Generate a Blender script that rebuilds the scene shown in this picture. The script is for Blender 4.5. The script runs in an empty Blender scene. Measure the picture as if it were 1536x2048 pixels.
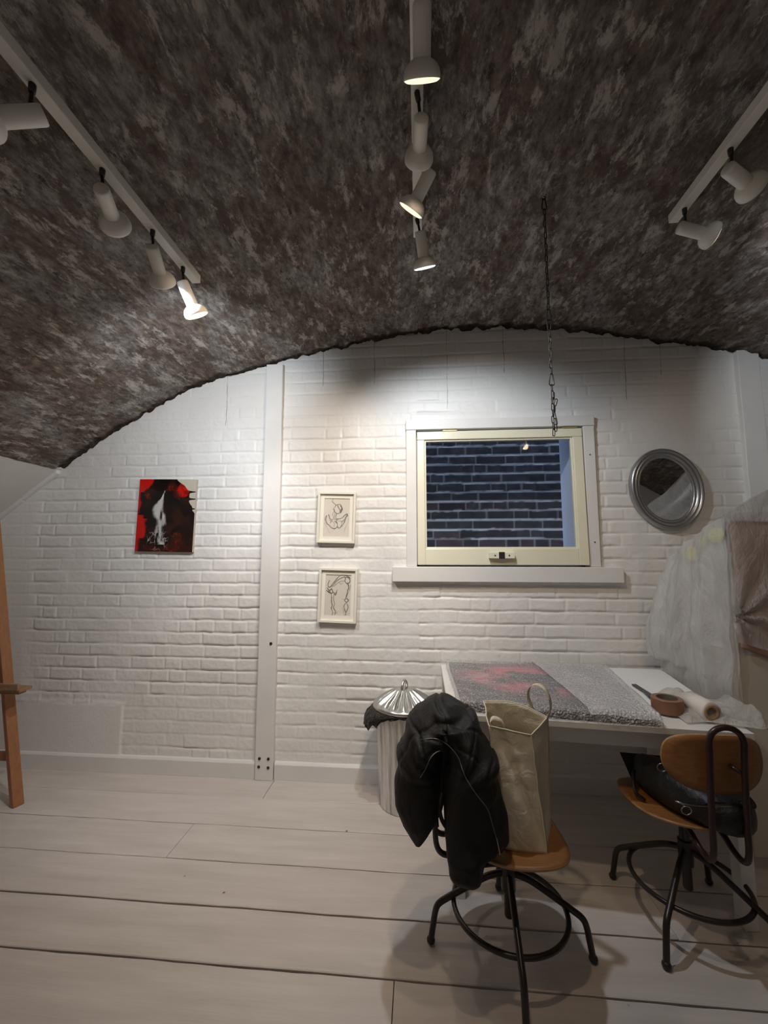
import bpy, bmesh, math, random
import numpy as np
from mathutils import Vector, Matrix
from mathutils.bvhtree import BVHTree
from mathutils import noise as mnoise
random.seed(4)
PI = math.pi
C = bpy.context.scene.collection
# ------------------------------------------------------------------ camera
H = 1.35
FPX, YAW, PITCH = 828.0, math.radians(4.8), math.radians(5.79)
cd = bpy.data.cameras.new('camera')
cd.sensor_fit = 'VERTICAL'; cd.sensor_height = 36; cd.lens = FPX/2048*36
cd.clip_start = .02
cam = bpy.data.objects.new('camera', cd); C.objects.link(cam)
cam.location = (0, 0, H); cam.rotation_euler = (PI/2+PITCH, 0, YAW)
bpy.context.scene.camera = cam
_s, _c = math.sin, math.cos
FW = Vector((-_s(YAW)*_c(PITCH), _c(YAW)*_c(PITCH), _s(PITCH)))
RT = Vector((_c(YAW), _s(YAW), 0)); UPV = RT.cross(FW)
def ray(x, y): return FW + RT*((x-768)/FPX) + UPV*((1024-y)/FPX)
def at(x, y, Y):                       # photo point -> place at distance Y from the camera wall
    d = ray(x, y); t = Y/d.y; return Vector((d.x*t, Y, H+d.z*t))
# ------------------------------------------------------------------ world, exposure
w = bpy.data.worlds.new('dusk'); bpy.context.scene.world = w; w.use_nodes = True
bg = w.node_tree.nodes['Background']; bg.inputs[0].default_value = (.42, .55, .82, 1); bg.inputs[1].default_value = 2.3
vs = bpy.context.scene.view_settings
vs.view_transform = 'Standard'; vs.look = 'None'; vs.gamma = 1; vs.use_curve_mapping = False; vs.exposure = 0.12
WARM = (1, .77, .53); COOL = (.84, .92, 1.0); NEUT = (1, .86, .75)
# power of each lamp
POW = dict(L1=12, L2=0, L3=50, L4=13, M1=32, M2=0, M3=42, M4=52, R1=28, R2=5, B=1, BR=10)
# ------------------------------------------------------------------ helpers
def tag(o, label=None, cat=None, group=None, kind=None):
    if label: o['label'] = label
    if cat: o['category'] = cat
    if group: o['group'] = group
    if kind: o['kind'] = kind
    return o
def empty(name, loc=(0, 0, 0), label=None, cat=None, group=None):
    o = bpy.data.objects.new(name, None); C.objects.link(o); o.location = loc
    o.empty_display_size = .05
    return tag(o, label, cat, group)
def obj(name, bm, mats, parent=None, smooth=False, bevel=0, loc=None, angle=None):
    me = bpy.data.meshes.new(name)
    if isinstance(bm, bmesh.types.BMesh):
        bmesh.ops.recalc_face_normals(bm, faces=bm.faces[:])
        bm.to_mesh(me); bm.free()
    else: me = bm
    o = bpy.data.objects.new(name, me); C.objects.link(o)
    for m in (mats if isinstance(mats, (list, tuple)) else [mats]): me.materials.append(m)
    if smooth: me.shade_smooth()
    if bevel:
        b = o.modifiers.new('bevel', 'BEVEL'); b.width = bevel; b.segments = 2; b.limit_method = 'ANGLE'
    if parent:
        o.parent = parent
        # meshes are authored in world space unless the parent sits elsewhere
        o.matrix_parent_inverse = Matrix.Translation(-Vector(parent.location)) if loc is None else Matrix()
    if loc is not None: o.location = loc
    return o
def box(bm, x0, x1, y0, y1, z0, z1, M=None, mi=0):
    v = [bm.verts.new((x, y, z)) for x in (x0, x1) for y in (y0, y1) for z in (z0, z1)]
    if M: 
        for q in v: q.co = M @ q.co
    for f in ((0, 1, 3, 2), (4, 6, 7, 5), (0, 4, 5, 1), (2, 3, 7, 6), (0, 2, 6, 4), (1, 5, 7, 3)):
        fc = bm.faces.new([v[i] for i in f]); fc.material_index = mi
def boxbm(*a, **k):
    bm = bmesh.new(); box(bm, *a, **k); return bm
def hexa(bm, bot, top):                # prism between two quads/polys
    a = [bm.verts.new(p) for p in bot]; b = [bm.verts.new(p) for p in top]; n = len(a)
    bm.faces.new(a); bm.faces.new(b[::-1])
    for i in range(n): bm.faces.new((a[i], a[(i+1) % n], b[(i+1) % n], b[i]))
def bar(bm, p, q, wx, wy, up=Vector((0, 0, 1))):
    p, q = Vector(p), Vector(q); d = (q-p).normalized(); s = d.cross(up)
    if s.length < 1e-4: s = Vector((1, 0, 0))
    s.normalize(); u = s.cross(d)
    r = [(-wx, -wy), (wx, -wy), (wx, wy), (-wx, wy)]
    hexa(bm, [p+s*a/2+u*b/2 for a, b in r], [q+s*a/2+u*b/2 for a, b in r])
def tube(bm, pts, r, n=10, closed=False, cap=True):
    pts = [Vector(p) for p in pts]; N = len(pts)
    rr = r if isinstance(r, (list, tuple)) else [r]*N
    rings = []; ref = None
    for i, p in enumerate(pts):
        if closed: d = pts[(i+1) % N]-pts[i-1]
        else: d = pts[min(i+1, N-1)]-pts[max(i-1, 0)]
        d.normalize()
        if ref is None:
            ref = Vector((0, 0, 1)) if abs(d.z) < .9 else Vector((1, 0, 0))
        s = d.cross(ref).normalized(); u = s.cross(d).normalized(); ref = u
        rings.append([bm.verts.new(p+(s*math.cos(2*PI*k/n)+u*math.sin(2*PI*k/n))*rr[i]) for k in range(n)])
    for i in range(N if closed else N-1):
        a, b = rings[i], rings[(i+1) % N]
        for k in range(n): bm.faces.new((a[k], a[(k+1) % n], b[(k+1) % n], b[k]))
    if cap and not closed: bm.faces.new(rings[0][::-1]); bm.faces.new(rings[-1])
def smoothpath(pts, k=8, closed=False):    # Catmull-Rom
    P = [Vector(p) for p in pts]; n = len(P); out = []
    rng = range(n if closed else n-1)
    for i in rng:
        if closed: a, b, c, d = P[i-1], P[i], P[(i+1) % n], P[(i+2) % n]
        else: a, b, c, d = P[max(i-1, 0)], P[i], P[i+1], P[min(i+2, n-1)]
        for j in range(k):
            t = j/k
            out.append(.5*((2*b)+(c-a)*t+(2*a-5*b+4*c-d)*t*t+(3*b-a-3*c+d)*t**3))
    if not closed: out.append(P[-1])
    return out
def lathe(bm, prof, n=40, M=None, mod=None):   # prof: [(r, z)]
    rings = []
    for i, (r, z) in enumerate(prof):
        if r < 1e-6: rings.append([bm.verts.new((0, 0, z))])
        else:
            L = []
            for k in range(n):
                a = 2*PI*k/n; q, zz = (r, z) if mod is None else mod(r, z, a, i)
                L.append(bm.verts.new((q*math.cos(a), q*math.sin(a), zz)))
            rings.append(L)
    for a, b in zip(rings, rings[1:]):
        if len(a) == 1 and len(b) == 1: continue
        for k in range(n):
            if len(a) == 1: bm.faces.new((a[0], b[k], b[(k+1) % n]))
            elif len(b) == 1: bm.faces.new((a[k], a[(k+1) % n], b[0]))
            else: bm.faces.new((a[k], a[(k+1) % n], b[(k+1) % n], b[k]))
    if M is not None: bmesh.ops.transform(bm, matrix=M, verts=bm.verts[:])
def frame_to(d):                       # rotation taking +Z to d
    return Vector((0, 0, 1)).rotation_difference(Vector(d).normalized()).to_matrix().to_4x4()
def npmesh(name, co, nu, nv, mask=None, cols=None):   # regular grid; co (nv,nu,3)
    me = bpy.data.meshes.new(name)
    idx = np.arange(nu*nv).reshape(nv, nu)
    q = np.stack([idx[:-1, :-1], idx[:-1, 1:], idx[1:, 1:], idx[1:, :-1]], -1).reshape(-1, 4)
    if mask is not None: q = q[mask.reshape(-1)]
    used = np.unique(q); rm = np.full(nu*nv, -1); rm[used] = np.arange(len(used)); q = rm[q]
    cc = co.reshape(-1, 3)[used]
    me.vertices.add(len(cc)); me.vertices.foreach_set('co', cc.astype(np.float32).ravel())
    me.loops.add(q.size); me.loops.foreach_set('vertex_index', q.astype(np.int32).ravel())
    me.polygons.add(len(q)); me.polygons.foreach_set('loop_start', np.arange(0, q.size, 4, dtype=np.int32))
    me.polygons.foreach_set('loop_total', np.full(len(q), 4, dtype=np.int32))
    me.update(); me.validate(); me.shade_smooth()
    if cols is not None:
        at_ = me.color_attributes.new('paint', 'FLOAT_COLOR', 'POINT')
        a = np.ones((len(cc), 4), np.float32); a[:, :3] = cols.reshape(-1, 3)[used]
        at_.data.foreach_set('color', a.ravel())
    return me
def vnoise(x, y, seed=0):
    r = np.random.RandomState(seed).rand(257, 257)
    xi = np.floor(x).astype(int); yi = np.floor(y).astype(int); fx = x-xi; fy = y-yi
    fx = fx*fx*(3-2*fx); fy = fy*fy*(3-2*fy); xi %= 256; yi %= 256
    a = r[yi, xi]; b = r[yi, xi+1]; c = r[yi+1, xi]; d = r[yi+1, xi+1]
    return (a*(1-fx)+b*fx)*(1-fy)+(c*(1-fx)+d*fx)*fy
def fbm(x, y, o=4, seed=0):
    s = 0; a = 1; t = 0
    for i in range(o): s = s+a*vnoise(x*2**i+i*17.3, y*2**i+i*9.1, seed+i); t += a; a *= .5
    return s/t
def sstep(a, b, x): t = np.clip((x-a)/(b-a), 0, 1); return t*t*(3-2*t)
# ------------------------------------------------------------------ materials
class N:
    def __init__(s, name):
        s.m = bpy.data.materials.new(name); s.m.use_nodes = True; s.t = s.m.node_tree
        s.t.nodes.clear(); s.out = s.t.nodes.new('ShaderNodeOutputMaterial')
        s.tc = s.t.nodes.new('ShaderNodeTexCoord')
    def n(s, typ, **k):
        nd = s.t.nodes.new('ShaderNode'+typ)
        for a, v in k.items():
            if a[0] == '_': setattr(nd, a[1:], v)
            else: s.set(nd, a.replace('__', ' '), v)
        return nd
    def set(s, nd, key, v):
        i = nd.inputs[int(key[1:])] if key[0] == 'i' and key[1:].isdigit() else nd.inputs[key]
        if isinstance(v, bpy.types.NodeSocket): s.t.links.new(v, i)
        elif isinstance(v, tuple) and len(v) == 3 and i.type == 'RGBA': i.default_value = (*v, 1)
        else: i.default_value = v
    def noise(s, scale, detail=4, rough=.5, stretch=None, dist=0, co='Object', loc=(0, 0, 0)):
        v = s.tc.outputs[co]
        mp = s.n('Mapping', Vector=v, Location=loc)
        if stretch: mp.inputs['Scale'].default_value = stretch
        return s.n('TexNoise', Vector=mp.outputs[0], Scale=scale, Detail=detail, Roughness=rough, Distortion=dist).outputs['Fac']
    def ramp(s, f, stops, interp='LINEAR'):
        r = s.n('ValToRGB', Fac=f); e = r.color_ramp; e.interpolation = interp
        while len(e.elements) > 1: e.elements.remove(e.elements[-1])
        for i, (p, c) in enumerate(stops):
            c = (c, c, c) if isinstance(c, (int, float)) else c
            el = e.elements[0] if i == 0 else e.elements.new(p)
            el.position = p; el.color = (*c, 1)
        return r.outputs[0]
    def mix(s, f, a, b, mode='MIX'):
        m = s.n('Mix', _data_type='RGBA', _blend_type=mode)
        s.set(m, 'i0', f); s.set(m, 'i6', a if not isinstance(a, tuple) else (*a, 1)); s.set(m, 'i7', b if not isinstance(b, tuple) else (*b, 1))
        return m.outputs[2]
    def math(s, op, a, b=0, c=0):
        m = s.n('Math', _operation=op); s.set(m, 'i0', a); s.set(m, 'i1', b); s.set(m, 'i2', c); return m.outputs[0]
    def bump(s, h, strength=.5, dist=.01, normal=None):
        b = s.n('Bump', Height=h, Strength=strength, Distance=dist)
        if normal: s.set(b, 'Normal', normal)
        return b.outputs[0]
    def bsdf(s, color, rough=.6, metal=0, normal=None, **k):
        b = s.n('BsdfPrincipled'); s.set(b, 'Base Color', color); s.set(b, 'Roughness', rough); s.set(b, 'Metallic', metal)
        if normal: s.set(b, 'Normal', normal)
        for a, v in k.items(): s.set(b, a.replace('__', ' '), v)
        s.t.links.new(b.outputs[0], s.out.inputs[0]); return b
def simple(name, col, rough=.5, metal=0, var=.0, scale=30, bump=0, **k):
    m = N(name)
    c = (*col, 1)
    if var:
        f = m.noise(scale)
        c = m.mix(f, tuple(x*(1-var) for x in col), tuple(min(1, x*(1+var)) for x in col))
    nm = m.bump(m.noise(scale*3), .4, bump) if bump else None
    m.bsdf(c if not isinstance(c, tuple) else tuple(c), rough, metal, nm, **k); return m.m
# painted brick wall
m = N('painted_brick')
f1 = m.noise(2.2, 5); f2 = m.noise(28, 5, .6)
c = m.mix(m.ramp(f1, [(.35, 0), (.7, 1)]), (.76, .745, .725), (.83, .82, .80))
c = m.mix(m.ramp(f2, [(.62, 0), (.78, .35)]), c, (.60, .57, .53))
sep = m.n('SeparateXYZ', Vector=m.tc.outputs['Object'])
wob = m.math('MULTIPLY', m.math('SUBTRACT', m.noise(9, 3), .5), .018)
crk = None
for x0, z0, z1 in ((-1.275, 2.2, 2.7), (.19, 2.27, 3), (-.28, 2.45, 3), (1.29, 2.3, 3), (.55, 2.5, 3), (-.62, 2.45, 3), (1.5, 2.45, 3)):
    d = m.math('ABSOLUTE', m.math('SUBTRACT', m.math('ADD', sep.outputs[0], wob), x0))
    a = m.math('LESS_THAN', d, .0016)
    a = m.math('MULTIPLY', a, m.math('GREATER_THAN', sep.outputs[2], z0))
    a = m.math('MULTIPLY', a, m.math('LESS_THAN', sep.outputs[2], z1))
    crk = a if crk is None else m.math('MAXIMUM', crk, a)
c = m.mix(m.math('MULTIPLY', crk, m.ramp(m.noise(14, 2), [(.35, .2), (.55, .9)])), c, (.12, .10, .08))
nb = m.bump(m.noise(55, 5, .6), .35, .004); nb = m.bump(m.noise(240, 3), .2, .001, nb)
m.bsdf(c, .42, 0, nb, Specular__IOR__Level=.35); MWALL = m.m
# paint for timber and plaster
def paint(name, col, rough=.45, b=.0012):
    m = N(name); f = m.noise(6, 5); g = m.noise(60, 4)
    c = m.mix(m.ramp(f, [(.3, 0), (.75, 1)]), tuple(x*.93 for x in col), col)
    c = m.mix(m.ramp(g, [(.66, 0), (.8, .5)]), c, tuple(x*.75 for x in col))
    m.bsdf(c, rough, 0, m.bump(g, .35, b)); return m.m
MTRIM = paint('white_painted_timber', (.78, .765, .745))
MPLAST = paint('white_painted_plaster', (.74, .725, .705))
MCREAM = paint('cream_gloss_paint', (.82, .79, .62), .3)
MCUP = paint('off_white_laminate', (.66, .60, .52), .5)
MTABLE = paint('white_laminate', (.80, .79, .77), .35, .0003)
# floor boards
m = N('painted_floorboard')
g = m.noise(5, 6, .65, (.35, 3.2, 1)); g2 = m.noise(30, 5, .6, (.12, 3, 1)); g3 = m.noise(3, 5, .6)
c = m.mix(m.ramp(g, [(.3, 0), (.72, 1)]), (.54, .485, .45), (.67, .61, .575))
c = m.mix(m.ramp(g2, [(.5, 0), (.75, .45)]), c, (.56, .51, .47))
c = m.mix(m.ramp(g3, [(.55, 0), (.8, .5)]), c, (.50, .45, .41))
vo = m.n('TexVoronoi', Vector=m.tc.outputs['Object'], Scale=4.3, _feature='F1')
c = m.mix(m.ramp(vo.outputs[0], [(.0, 1), (.02, .9), (.026, 0)]), c, (.16, .12, .09))
nb = m.bump(g2, .4, .003)
m.bsdf(c, m.ramp(g3, [(.3, .42), (.8, .65)]), 0, nb); MFLOOR = m.m
MDARK = simple('dark_gap', (.02, .016, .012), .9)
# vault
m = N('weathered_vault')
S = (1, .5, 1)
big = m.noise(2.6, 6, .65, S); mid = m.noise(9, 9, .72, S, .15); fin = m.noise(38, 8, .72, (1, .45, 1), .1); fl = m.noise(17, 10, .78, (1, .4, 1), .2, loc=(3, 1, 2)); hue = m.noise(4.5, 7, .7, S, .1, loc=(7, 2, 5))
gry = m.mix(m.ramp(fin, [(.38, 0), (.62, 1)]), (.118, .102, .092), (.34, .31, .285))
brw = m.mix(m.ramp(fin, [(.38, 0), (.62, 1)]), (.085, .060, .046), (.235, .185, .155))
c = m.mix(m.ramp(hue, [(.45, 0), (.53, 1)]), brw, gry)
c = m.mix(m.ramp(mid, [(.41, .85), (.49, 0)]), c, (.11, .078, .06))
c = m.mix(m.ramp(big, [(.50, 0), (.60, .55)]), c, brw)
c = m.mix(m.ramp(fl, [(.53, 0), (.60, .75)]), c, (.56, .51, .46))
c = m.mix(m.ramp(m.noise(24, 8, .75, S, .1, loc=(1, 8, 3)), [(.33, .9), (.41, 0)]), c, (.04, .027, .02))
sep = m.n('SeparateXYZ', Vector=m.tc.outputs['Object'])
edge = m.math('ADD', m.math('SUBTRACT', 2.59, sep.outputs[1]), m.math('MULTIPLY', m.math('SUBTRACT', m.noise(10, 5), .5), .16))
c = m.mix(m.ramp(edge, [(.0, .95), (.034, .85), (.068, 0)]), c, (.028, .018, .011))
hgt = m.math('ADD', m.math('MULTIPLY', mid, 1.0), m.math('MULTIPLY', fin, .5))
nb = m.bump(hgt, .8, .022); nb = m.bump(m.noise(110, 5, .75), .6, .004, nb)
m.bsdf(c, .8, 0, nb, Specular__IOR__Level=.25); MVAULT = m.m
# outside brick
m = N('outside_brick')
at_n = m.n('Attribute', _attribute_name='paint')
f = m.noise(20, 6, .6)
c = m.mix(m.ramp(f, [(.3, .0), (.8, .7)]), at_n.outputs[0], (.03, .024, .024), 'MIX')
c = m.mix(m.ramp(m.noise(2, 2), [(.4, 0), (.7, .4)]), at_n.outputs[0], c)
m.bsdf(c, .8, 0, m.bump(f, .5, .006)); MOUT = m.m
MATTR = {}
def art_mat(name, rough=.35, coat=0):
    m = N(name); a = m.n('Attribute', _attribute_name='paint')
    m.bsdf(a.outputs[0], rough, 0, m.bump(m.noise(150, 3), .1, .0005), Coat__Weight=coat); return m.m
MLAMP = simple('white_lamp_enamel', (.80, .775, .73), .4)
MRAIL = simple('white_rail_enamel', (.74, .71, .66), .45)
MBLACK = simple('black_plastic', (.018, .016, .015), .45)
MSTEEL = simple('black_tube_enamel', (.016, .013, .012), .32, .0, .3, 40)
MRED = simple('dark_brown_tube_enamel', (.030, .012, .010), .3)
MFEED = simple('steel', (.45, .45, .45), .3, 1)
MSILVER = simple('brushed_silver', (.40, .40, .41), .33, .9, .15, 60)
m = N('mirror_glass'); m.bsdf((.86, .87, .88), .02, 1); MMIRROR = m.m
def emis(name, col, st):
    m = N(name); e = m.n('Emission', Color=(*col, 1), Strength=st); m.t.links.new(e.outputs[0], m.out.inputs[0]); return m.m
EW = emis('warm_lens', (1, .86, .58), 1.25); EC = emis('cool_lens', (.9, .98, 1), 2.2); EN = emis('pale_lens', (1, .95, .72), 1.5)
EOFF = simple('unlit_lens', (.6, .58, .5), .2)
m = N('galvanised_steel')
g = m.noise(9, 6, .6, (6, 6, .25)); 
c = m.mix(m.ramp(g, [(.35, 0), (.6, 1)]), (.42, .41, .39), (.80, .79, .77)); c = m.mix(m.ramp(m.noise(14, 5, .7, (5, 5, .3), loc=(2, 2, 2)), [(.58, 0), (.7, .8)]), c, (.13, .12, .11))
m.bsdf(c, m.ramp(g, [(.3, .25), (.7, .45)]), .75); MGALV = m.m
MLID = simple('polished_galvanised_lid', (.62, .61, .58), .3, .95, .1, 30)
m = N('bin_liner'); m.bsdf((.012, .011, .011), .28, 0, m.bump(m.noise(35, 5, .6, None, 1), .8, .02)); MBIN = m.m
def wood(name, a, b, sc=(1, 8, 8), rough=.4):
    m = N(name); f = m.noise(8, 5, .6, sc, .6); g = m.noise(45, 3, .6, sc)
    c = m.mix(m.ramp(f, [(.3, 0), (.7, 1)]), a, b); c = m.mix(m.ramp(g, [(.45, 0), (.8, .5)]), c, tuple(x*.6 for x in a))
    m.bsdf(c, rough, 0, m.bump(g, .2, .001)); return m.m
MPLY = wood('oiled_plywood', (.23, .095, .028), (.31, .14, .045), (1.2, 9, 9))
MPLYE = wood('plywood_edge', (.30, .16, .07), (.46, .28, .14), (2, 2, 60))
MEASEL = wood('orange_easel_wood', (.30, .125, .05), (.38, .17, .07), (9, 9, 1))
MEASEL2 = wood('dusty_easel_ledge', (.26, .14, .07), (.36, .22, .12), (1, 9, 9))
m = N('black_padded_cloth'); 
m.bsdf(m.mix(m.noise(14), (.0045, .004, .004), (.009, .008, .0075)), .6, 0, m.bump(m.noise(18, 4, .55, (1, 1, .5), .8), .5, .016), Specular__IOR__Level=.35); MCOAT = m.m
m = N('cream_nonwoven'); 
m.bsdf(m.mix(m.noise(12), (.62, .55, .42), (.72, .66, .53)), .7, 0, m.bump(m.noise(16, 4, .6, None, 1), .45, .015), Transmission__Weight=0); MBAG = m.m
MBAGEDGE = simple('cream_piping', (.74, .70, .52), .7)
m = N('black_leather'); m.bsdf((.008, .0075, .0075), .45, 0, m.bump(m.noise(24, 5, .6, None, .8), .5, .012)); MLEATH = m.m
MGREEN = simple('dark_green_glossy_lining', (.030, .050, .044), .3, 0, .5, 30)
m = N('brown_parcel_tape'); m.bsdf(m.mix(m.noise(60, 3, .5, (1, 1, .3)), (.21, .10, .055), (.28, .14, .08)), .45); MTAPE = m.m
MCARD = simple('cardboard', (.42, .27, .17), .8, 0, .2, 60)
MPAPER = simple('cream_paper', (.80, .77, .69), .7)
# plastic sheeting
def sheet(name, alpha_lo, alpha_hi, col, sc=5, stretch=(1, 1, .5)):
    m = N(name)
    f = m.noise(sc, 6, .62, stretch, 1.5); g = m.noise(sc*4, 5, .6, stretch, 2)
    nm = m.bump(f, .8, .05); nm = m.bump(g, .6, .012, nm)
    d = m.n('BsdfPrincipled'); m.set(d, 'Base Color', (*col, 1)); m.set(d, 'Roughness', .3); m.set(d, 'Normal', nm)
    tr = m.n('BsdfTranslucent', Color=(*col, 1)); t = m.n('BsdfTransparent', Color=(.97, .97, .97, 1))
    a = m.n('MixShader'); m.set(a, 'i0', .35); m.t.links.new(d.outputs[0], a.inputs[1]); m.t.links.new(tr.outputs[0], a.inputs[2])
    b = m.n('MixShader'); m.set(b, 'i0', m.ramp(f, [(.3, alpha_lo), (.7, alpha_hi)])); m.t.links.new(t.outputs[0], b.inputs[1]); m.t.links.new(a.outputs[0], b.inputs[2])
    m.t.links.new(b.outputs[0], m.out.inputs[0]); return m.m
MSHEET = sheet('clear_polythene', .40, .66, (.84, .84, .84))
MFILM = sheet('white_film', .78, .96, (.86, .83, .79), 12, None)
def bub(name, lo, hi):
  m = N(name)
  vo = m.n('TexVoronoi', Vector=m.tc.outputs['Object'], Scale=115, _feature='F1')
  f = m.noise(9, 4)
  nm = m.bump(vo.outputs[0], 1.0, .006); nm = m.bump(f, .6, .02, nm)
  d = m.n('BsdfPrincipled'); m.set(d, 'Base Color', (.86, .85, .87, 1)); m.set(d, 'Roughness', .2); m.set(d, 'Normal', nm)
  t = m.n('BsdfTransparent', Color=(.95, .95, .95, 1)); b = m.n('MixShader')
  sp = m.n('TexNoise', Vector=m.tc.outputs['Object'], Scale=170, Detail=1).outputs['Fac']
  m.set(b, 'i0', m.math('ADD', m.ramp(sp, [(.42, lo), (.66, hi)]), m.ramp(f, [(.3, 0), (.7, .08)])))
  m.t.links.new(t.outputs[0], b.inputs[1]); m.t.links.new(d.outputs[0], b.inputs[2]); m.t.links.new(b.outputs[0], m.out.inputs[0]); return m.m
MBUB = bub('bubble_wrap', .16, .50); MBUB2 = bub('double_bubble_wrap', .45, .75)
m = N('window_glass')
t = m.n('BsdfTransparent', Color=(.93, .95, .98, 1)); g = m.n('BsdfGlossy', Color=(1, 1, 1, 1), Roughness=.02); b = m.n('MixShader'); m.set(b, 'i0', .012)
m.t.links.new(t.outputs[0], b.inputs[1]); m.t.links.new(g.outputs[0], b.inputs[2]); m.t.links.new(b.outputs[0], m.out.inputs[0]); MGLASS = m.m
# ================================================================== ROOM
WY = 2.59
XL, XR, YB = -3.35, 3.95, -.45
half = [(-.48+.48, 2.797)]
LP = [(-2.421, 1.927), (-2.163, 2.124), (-1.815, 2.318), (-1.468, 2.482), (-1.26, 2.548), (-.984, 2.605), (-.781, 2.666), (-.444, 2.728), (-.112, 2.775), (.214, 2.796), (.533, 2.798), (.845, 2.775), (1.15, 2.732), (1.446, 2.675), (1.736, 2.62), (1.936, 2.583), (2.119, 2.532), (2.43, 2.44), (2.775, 2.30), (3.12, 2.11), (3.38, 1.927)]
PX = np.array([p[0] for p in LP]); PZ = np.array([p[1] for p in LP])
def vault_z(x):
    x = np.asarray(x, float); s = 0
    for d in (-.12, -.06, 0, .06, .12): s = s+np.interp(x+d, PX, PZ)
    e = np.interp(x, PX, PZ); k = np.clip(np.minimum(x-PX[0], PX[-1]-x)/.15, 0, 1)
    return s/5*k+e*(1-k)
# --- back wall: every course and brick as relief
def joints():
    R = []; rs = np.random.RandomState(7)
    for r in range(40):
        x = XL-.3+rs.rand()*.2; L = []; hdr = rs.rand() < .5
        while x < XR+.3:
            L.append(x)
            q = rs.rand()
            wd = .228 if (q < .62) else .112
            x += wd+rs.normal()*.006
        R.append(np.array(L))
    return R
JT = joints()
def brick_relief(X, Z, mort=.0065, depth=.0072):
    Xw = X+.006*(fbm(X*9, Z*9, 2, 11)-.5); Zw = Z+.010*(fbm(X*5, Z*4, 3, 5)-.5)+.004*(fbm(X*22, Z*22, 2, 15)-.5)
    hC = .0775; row = np.floor(Zw/hC).astype(int); dz = np.abs((Zw/hC-row)-.5)*hC; dz = hC/2-dz
    dx = np.full(X.shape, 1.0); bid = np.zeros(X.shape, int)
    for r in np.unique(row):
        mk = row == r; L = JT[r % 40]; xs = Xw[mk]; k = np.clip(np.searchsorted(L, xs), 1, len(L)-1)
        dx[mk] = np.minimum(np.abs(xs-L[k]), np.abs(xs-L[k-1])); bid[mk] = r*131+k
    rnd = np.random.RandomState(3).rand(9973)[bid % 9973]; rnd2 = np.random.RandomState(9).rand(9973)[(bid*7) % 9973]
    wv = .6+.9*fbm(X*6+3, Z*6, 3, 21)
    hx = sstep(0.0, mort*wv*1.5, dx)*.55+.45; hx = np.where(rnd2 < .25, 1-(1-hx)*.3, hx)
    hz = sstep(0.0, mort*wv*1.5, dz)
    # dragged-out lower arrises, lumps of old mortar
    b = np.minimum(hz, hx)
    b = 1-(1-b)*(0.35+1.0*sstep(.35, .6, fbm(X*3.1, Z*3.1, 3, 33)))
    h = b*depth+(rnd-.5)*.0035*b+.0045*(fbm(X*14, Z*14, 4, 41)-.5)+.0022*(fbm(X*60, Z*60, 2, 45)-.5)
    return h
def flatness(X, Z):                    # plastered patches without brick relief
    f = (sstep(-1.87, -1.885, X)*sstep(.405+.01, .39, Z+.012*(fbm(X*20, Z*3, 2, 3)-.5)))
    f = np.maximum(f, sstep(-2.52, -2.60, X+.05*(fbm(X*5, Z*5, 2, 4)-.5))*.8)
    return f
RX, RZ = .0062, .0062
xs = np.arange(-2.9, 2.35, RX); zs = np.arange(0, 2.98, RZ)
X, Z = np.meshgrid(xs, zs)
hh = brick_relief(X, Z); fl = flatness(X, Z)
top = sstep(2.2, 2.5, Z+.2*fbm(X*2, Z*2, 2, 8)); hh = hh*(1-.45*top)
hh = hh*(1-fl)+fl*(.011+.002*fbm(X*8, Z*8, 3, 1))
rid = np.exp(-((Z-.405-.012*fbm(X*12, Z, 2, 2))/.010)**2)*(X < -1.87)*.006*fbm(X*25, Z*25, 2, 6); hh += rid
for cx, cz, rr, amt in ((-2.35, .63, .22, .010), (-1.6, .66, .12, .006), (-2.2, .45, .3, .007)):
    e = np.exp(-(((X-cx)/rr)**2+((Z-cz)/.022)**2)); hh += e*amt*(fbm(X*40, Z*40, 3, 61)-.4)
co = np.stack([X, WY+.004-hh, Z], -1)
cx_, cz_ = (X[:-1, :-1]+RX/2), (Z[:-1, :-1]+RZ/2)
hole = (cx_ > -.02) & (cx_ < 1.02) & (cz_ > 1.27) & (cz_ < 2.15)
me = npmesh('wall_back', co, len(xs), len(zs), ~hole)
wall = obj('wall_back', me, MWALL); tag(wall, kind='structure')
bm = bmesh.new(); box(bm, XL, -2.89, WY-.004, WY+.05, 0, 2.98); box(bm, 2.34, XR, WY-.004, WY+.05, 0, 2.98)
box(bm, -2.89, -.02, WY+.03, WY+.24, 0, 3.02); box(bm, 1.02, 2.34, WY+.03, WY+.24, 0, 3.02); box(bm, -.02, 1.02, WY+.03, WY+.24, 0, 1.25); box(bm, -.02, 1.02, WY+.03, WY+.24, 2.235, 3.02)
tag(obj('wall_core', bm, MPLAST), kind='structure')
bpy.data.objects['wall_core'].name = 'wall_back_core'
tag(obj('wall_left', boxbm(XL-.05, XL, YB, WY, 0, 1.4), MPLAST), kind='structure')
tag(obj('wall_right', boxbm(XR, XR+.05, YB, WY, 0, 1.5), MPLAST), kind='structure')
tag(obj('wall_rear', boxbm(XL, XR, YB-.05, YB, 0, 2.85), MPLAST), kind='structure')
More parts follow.
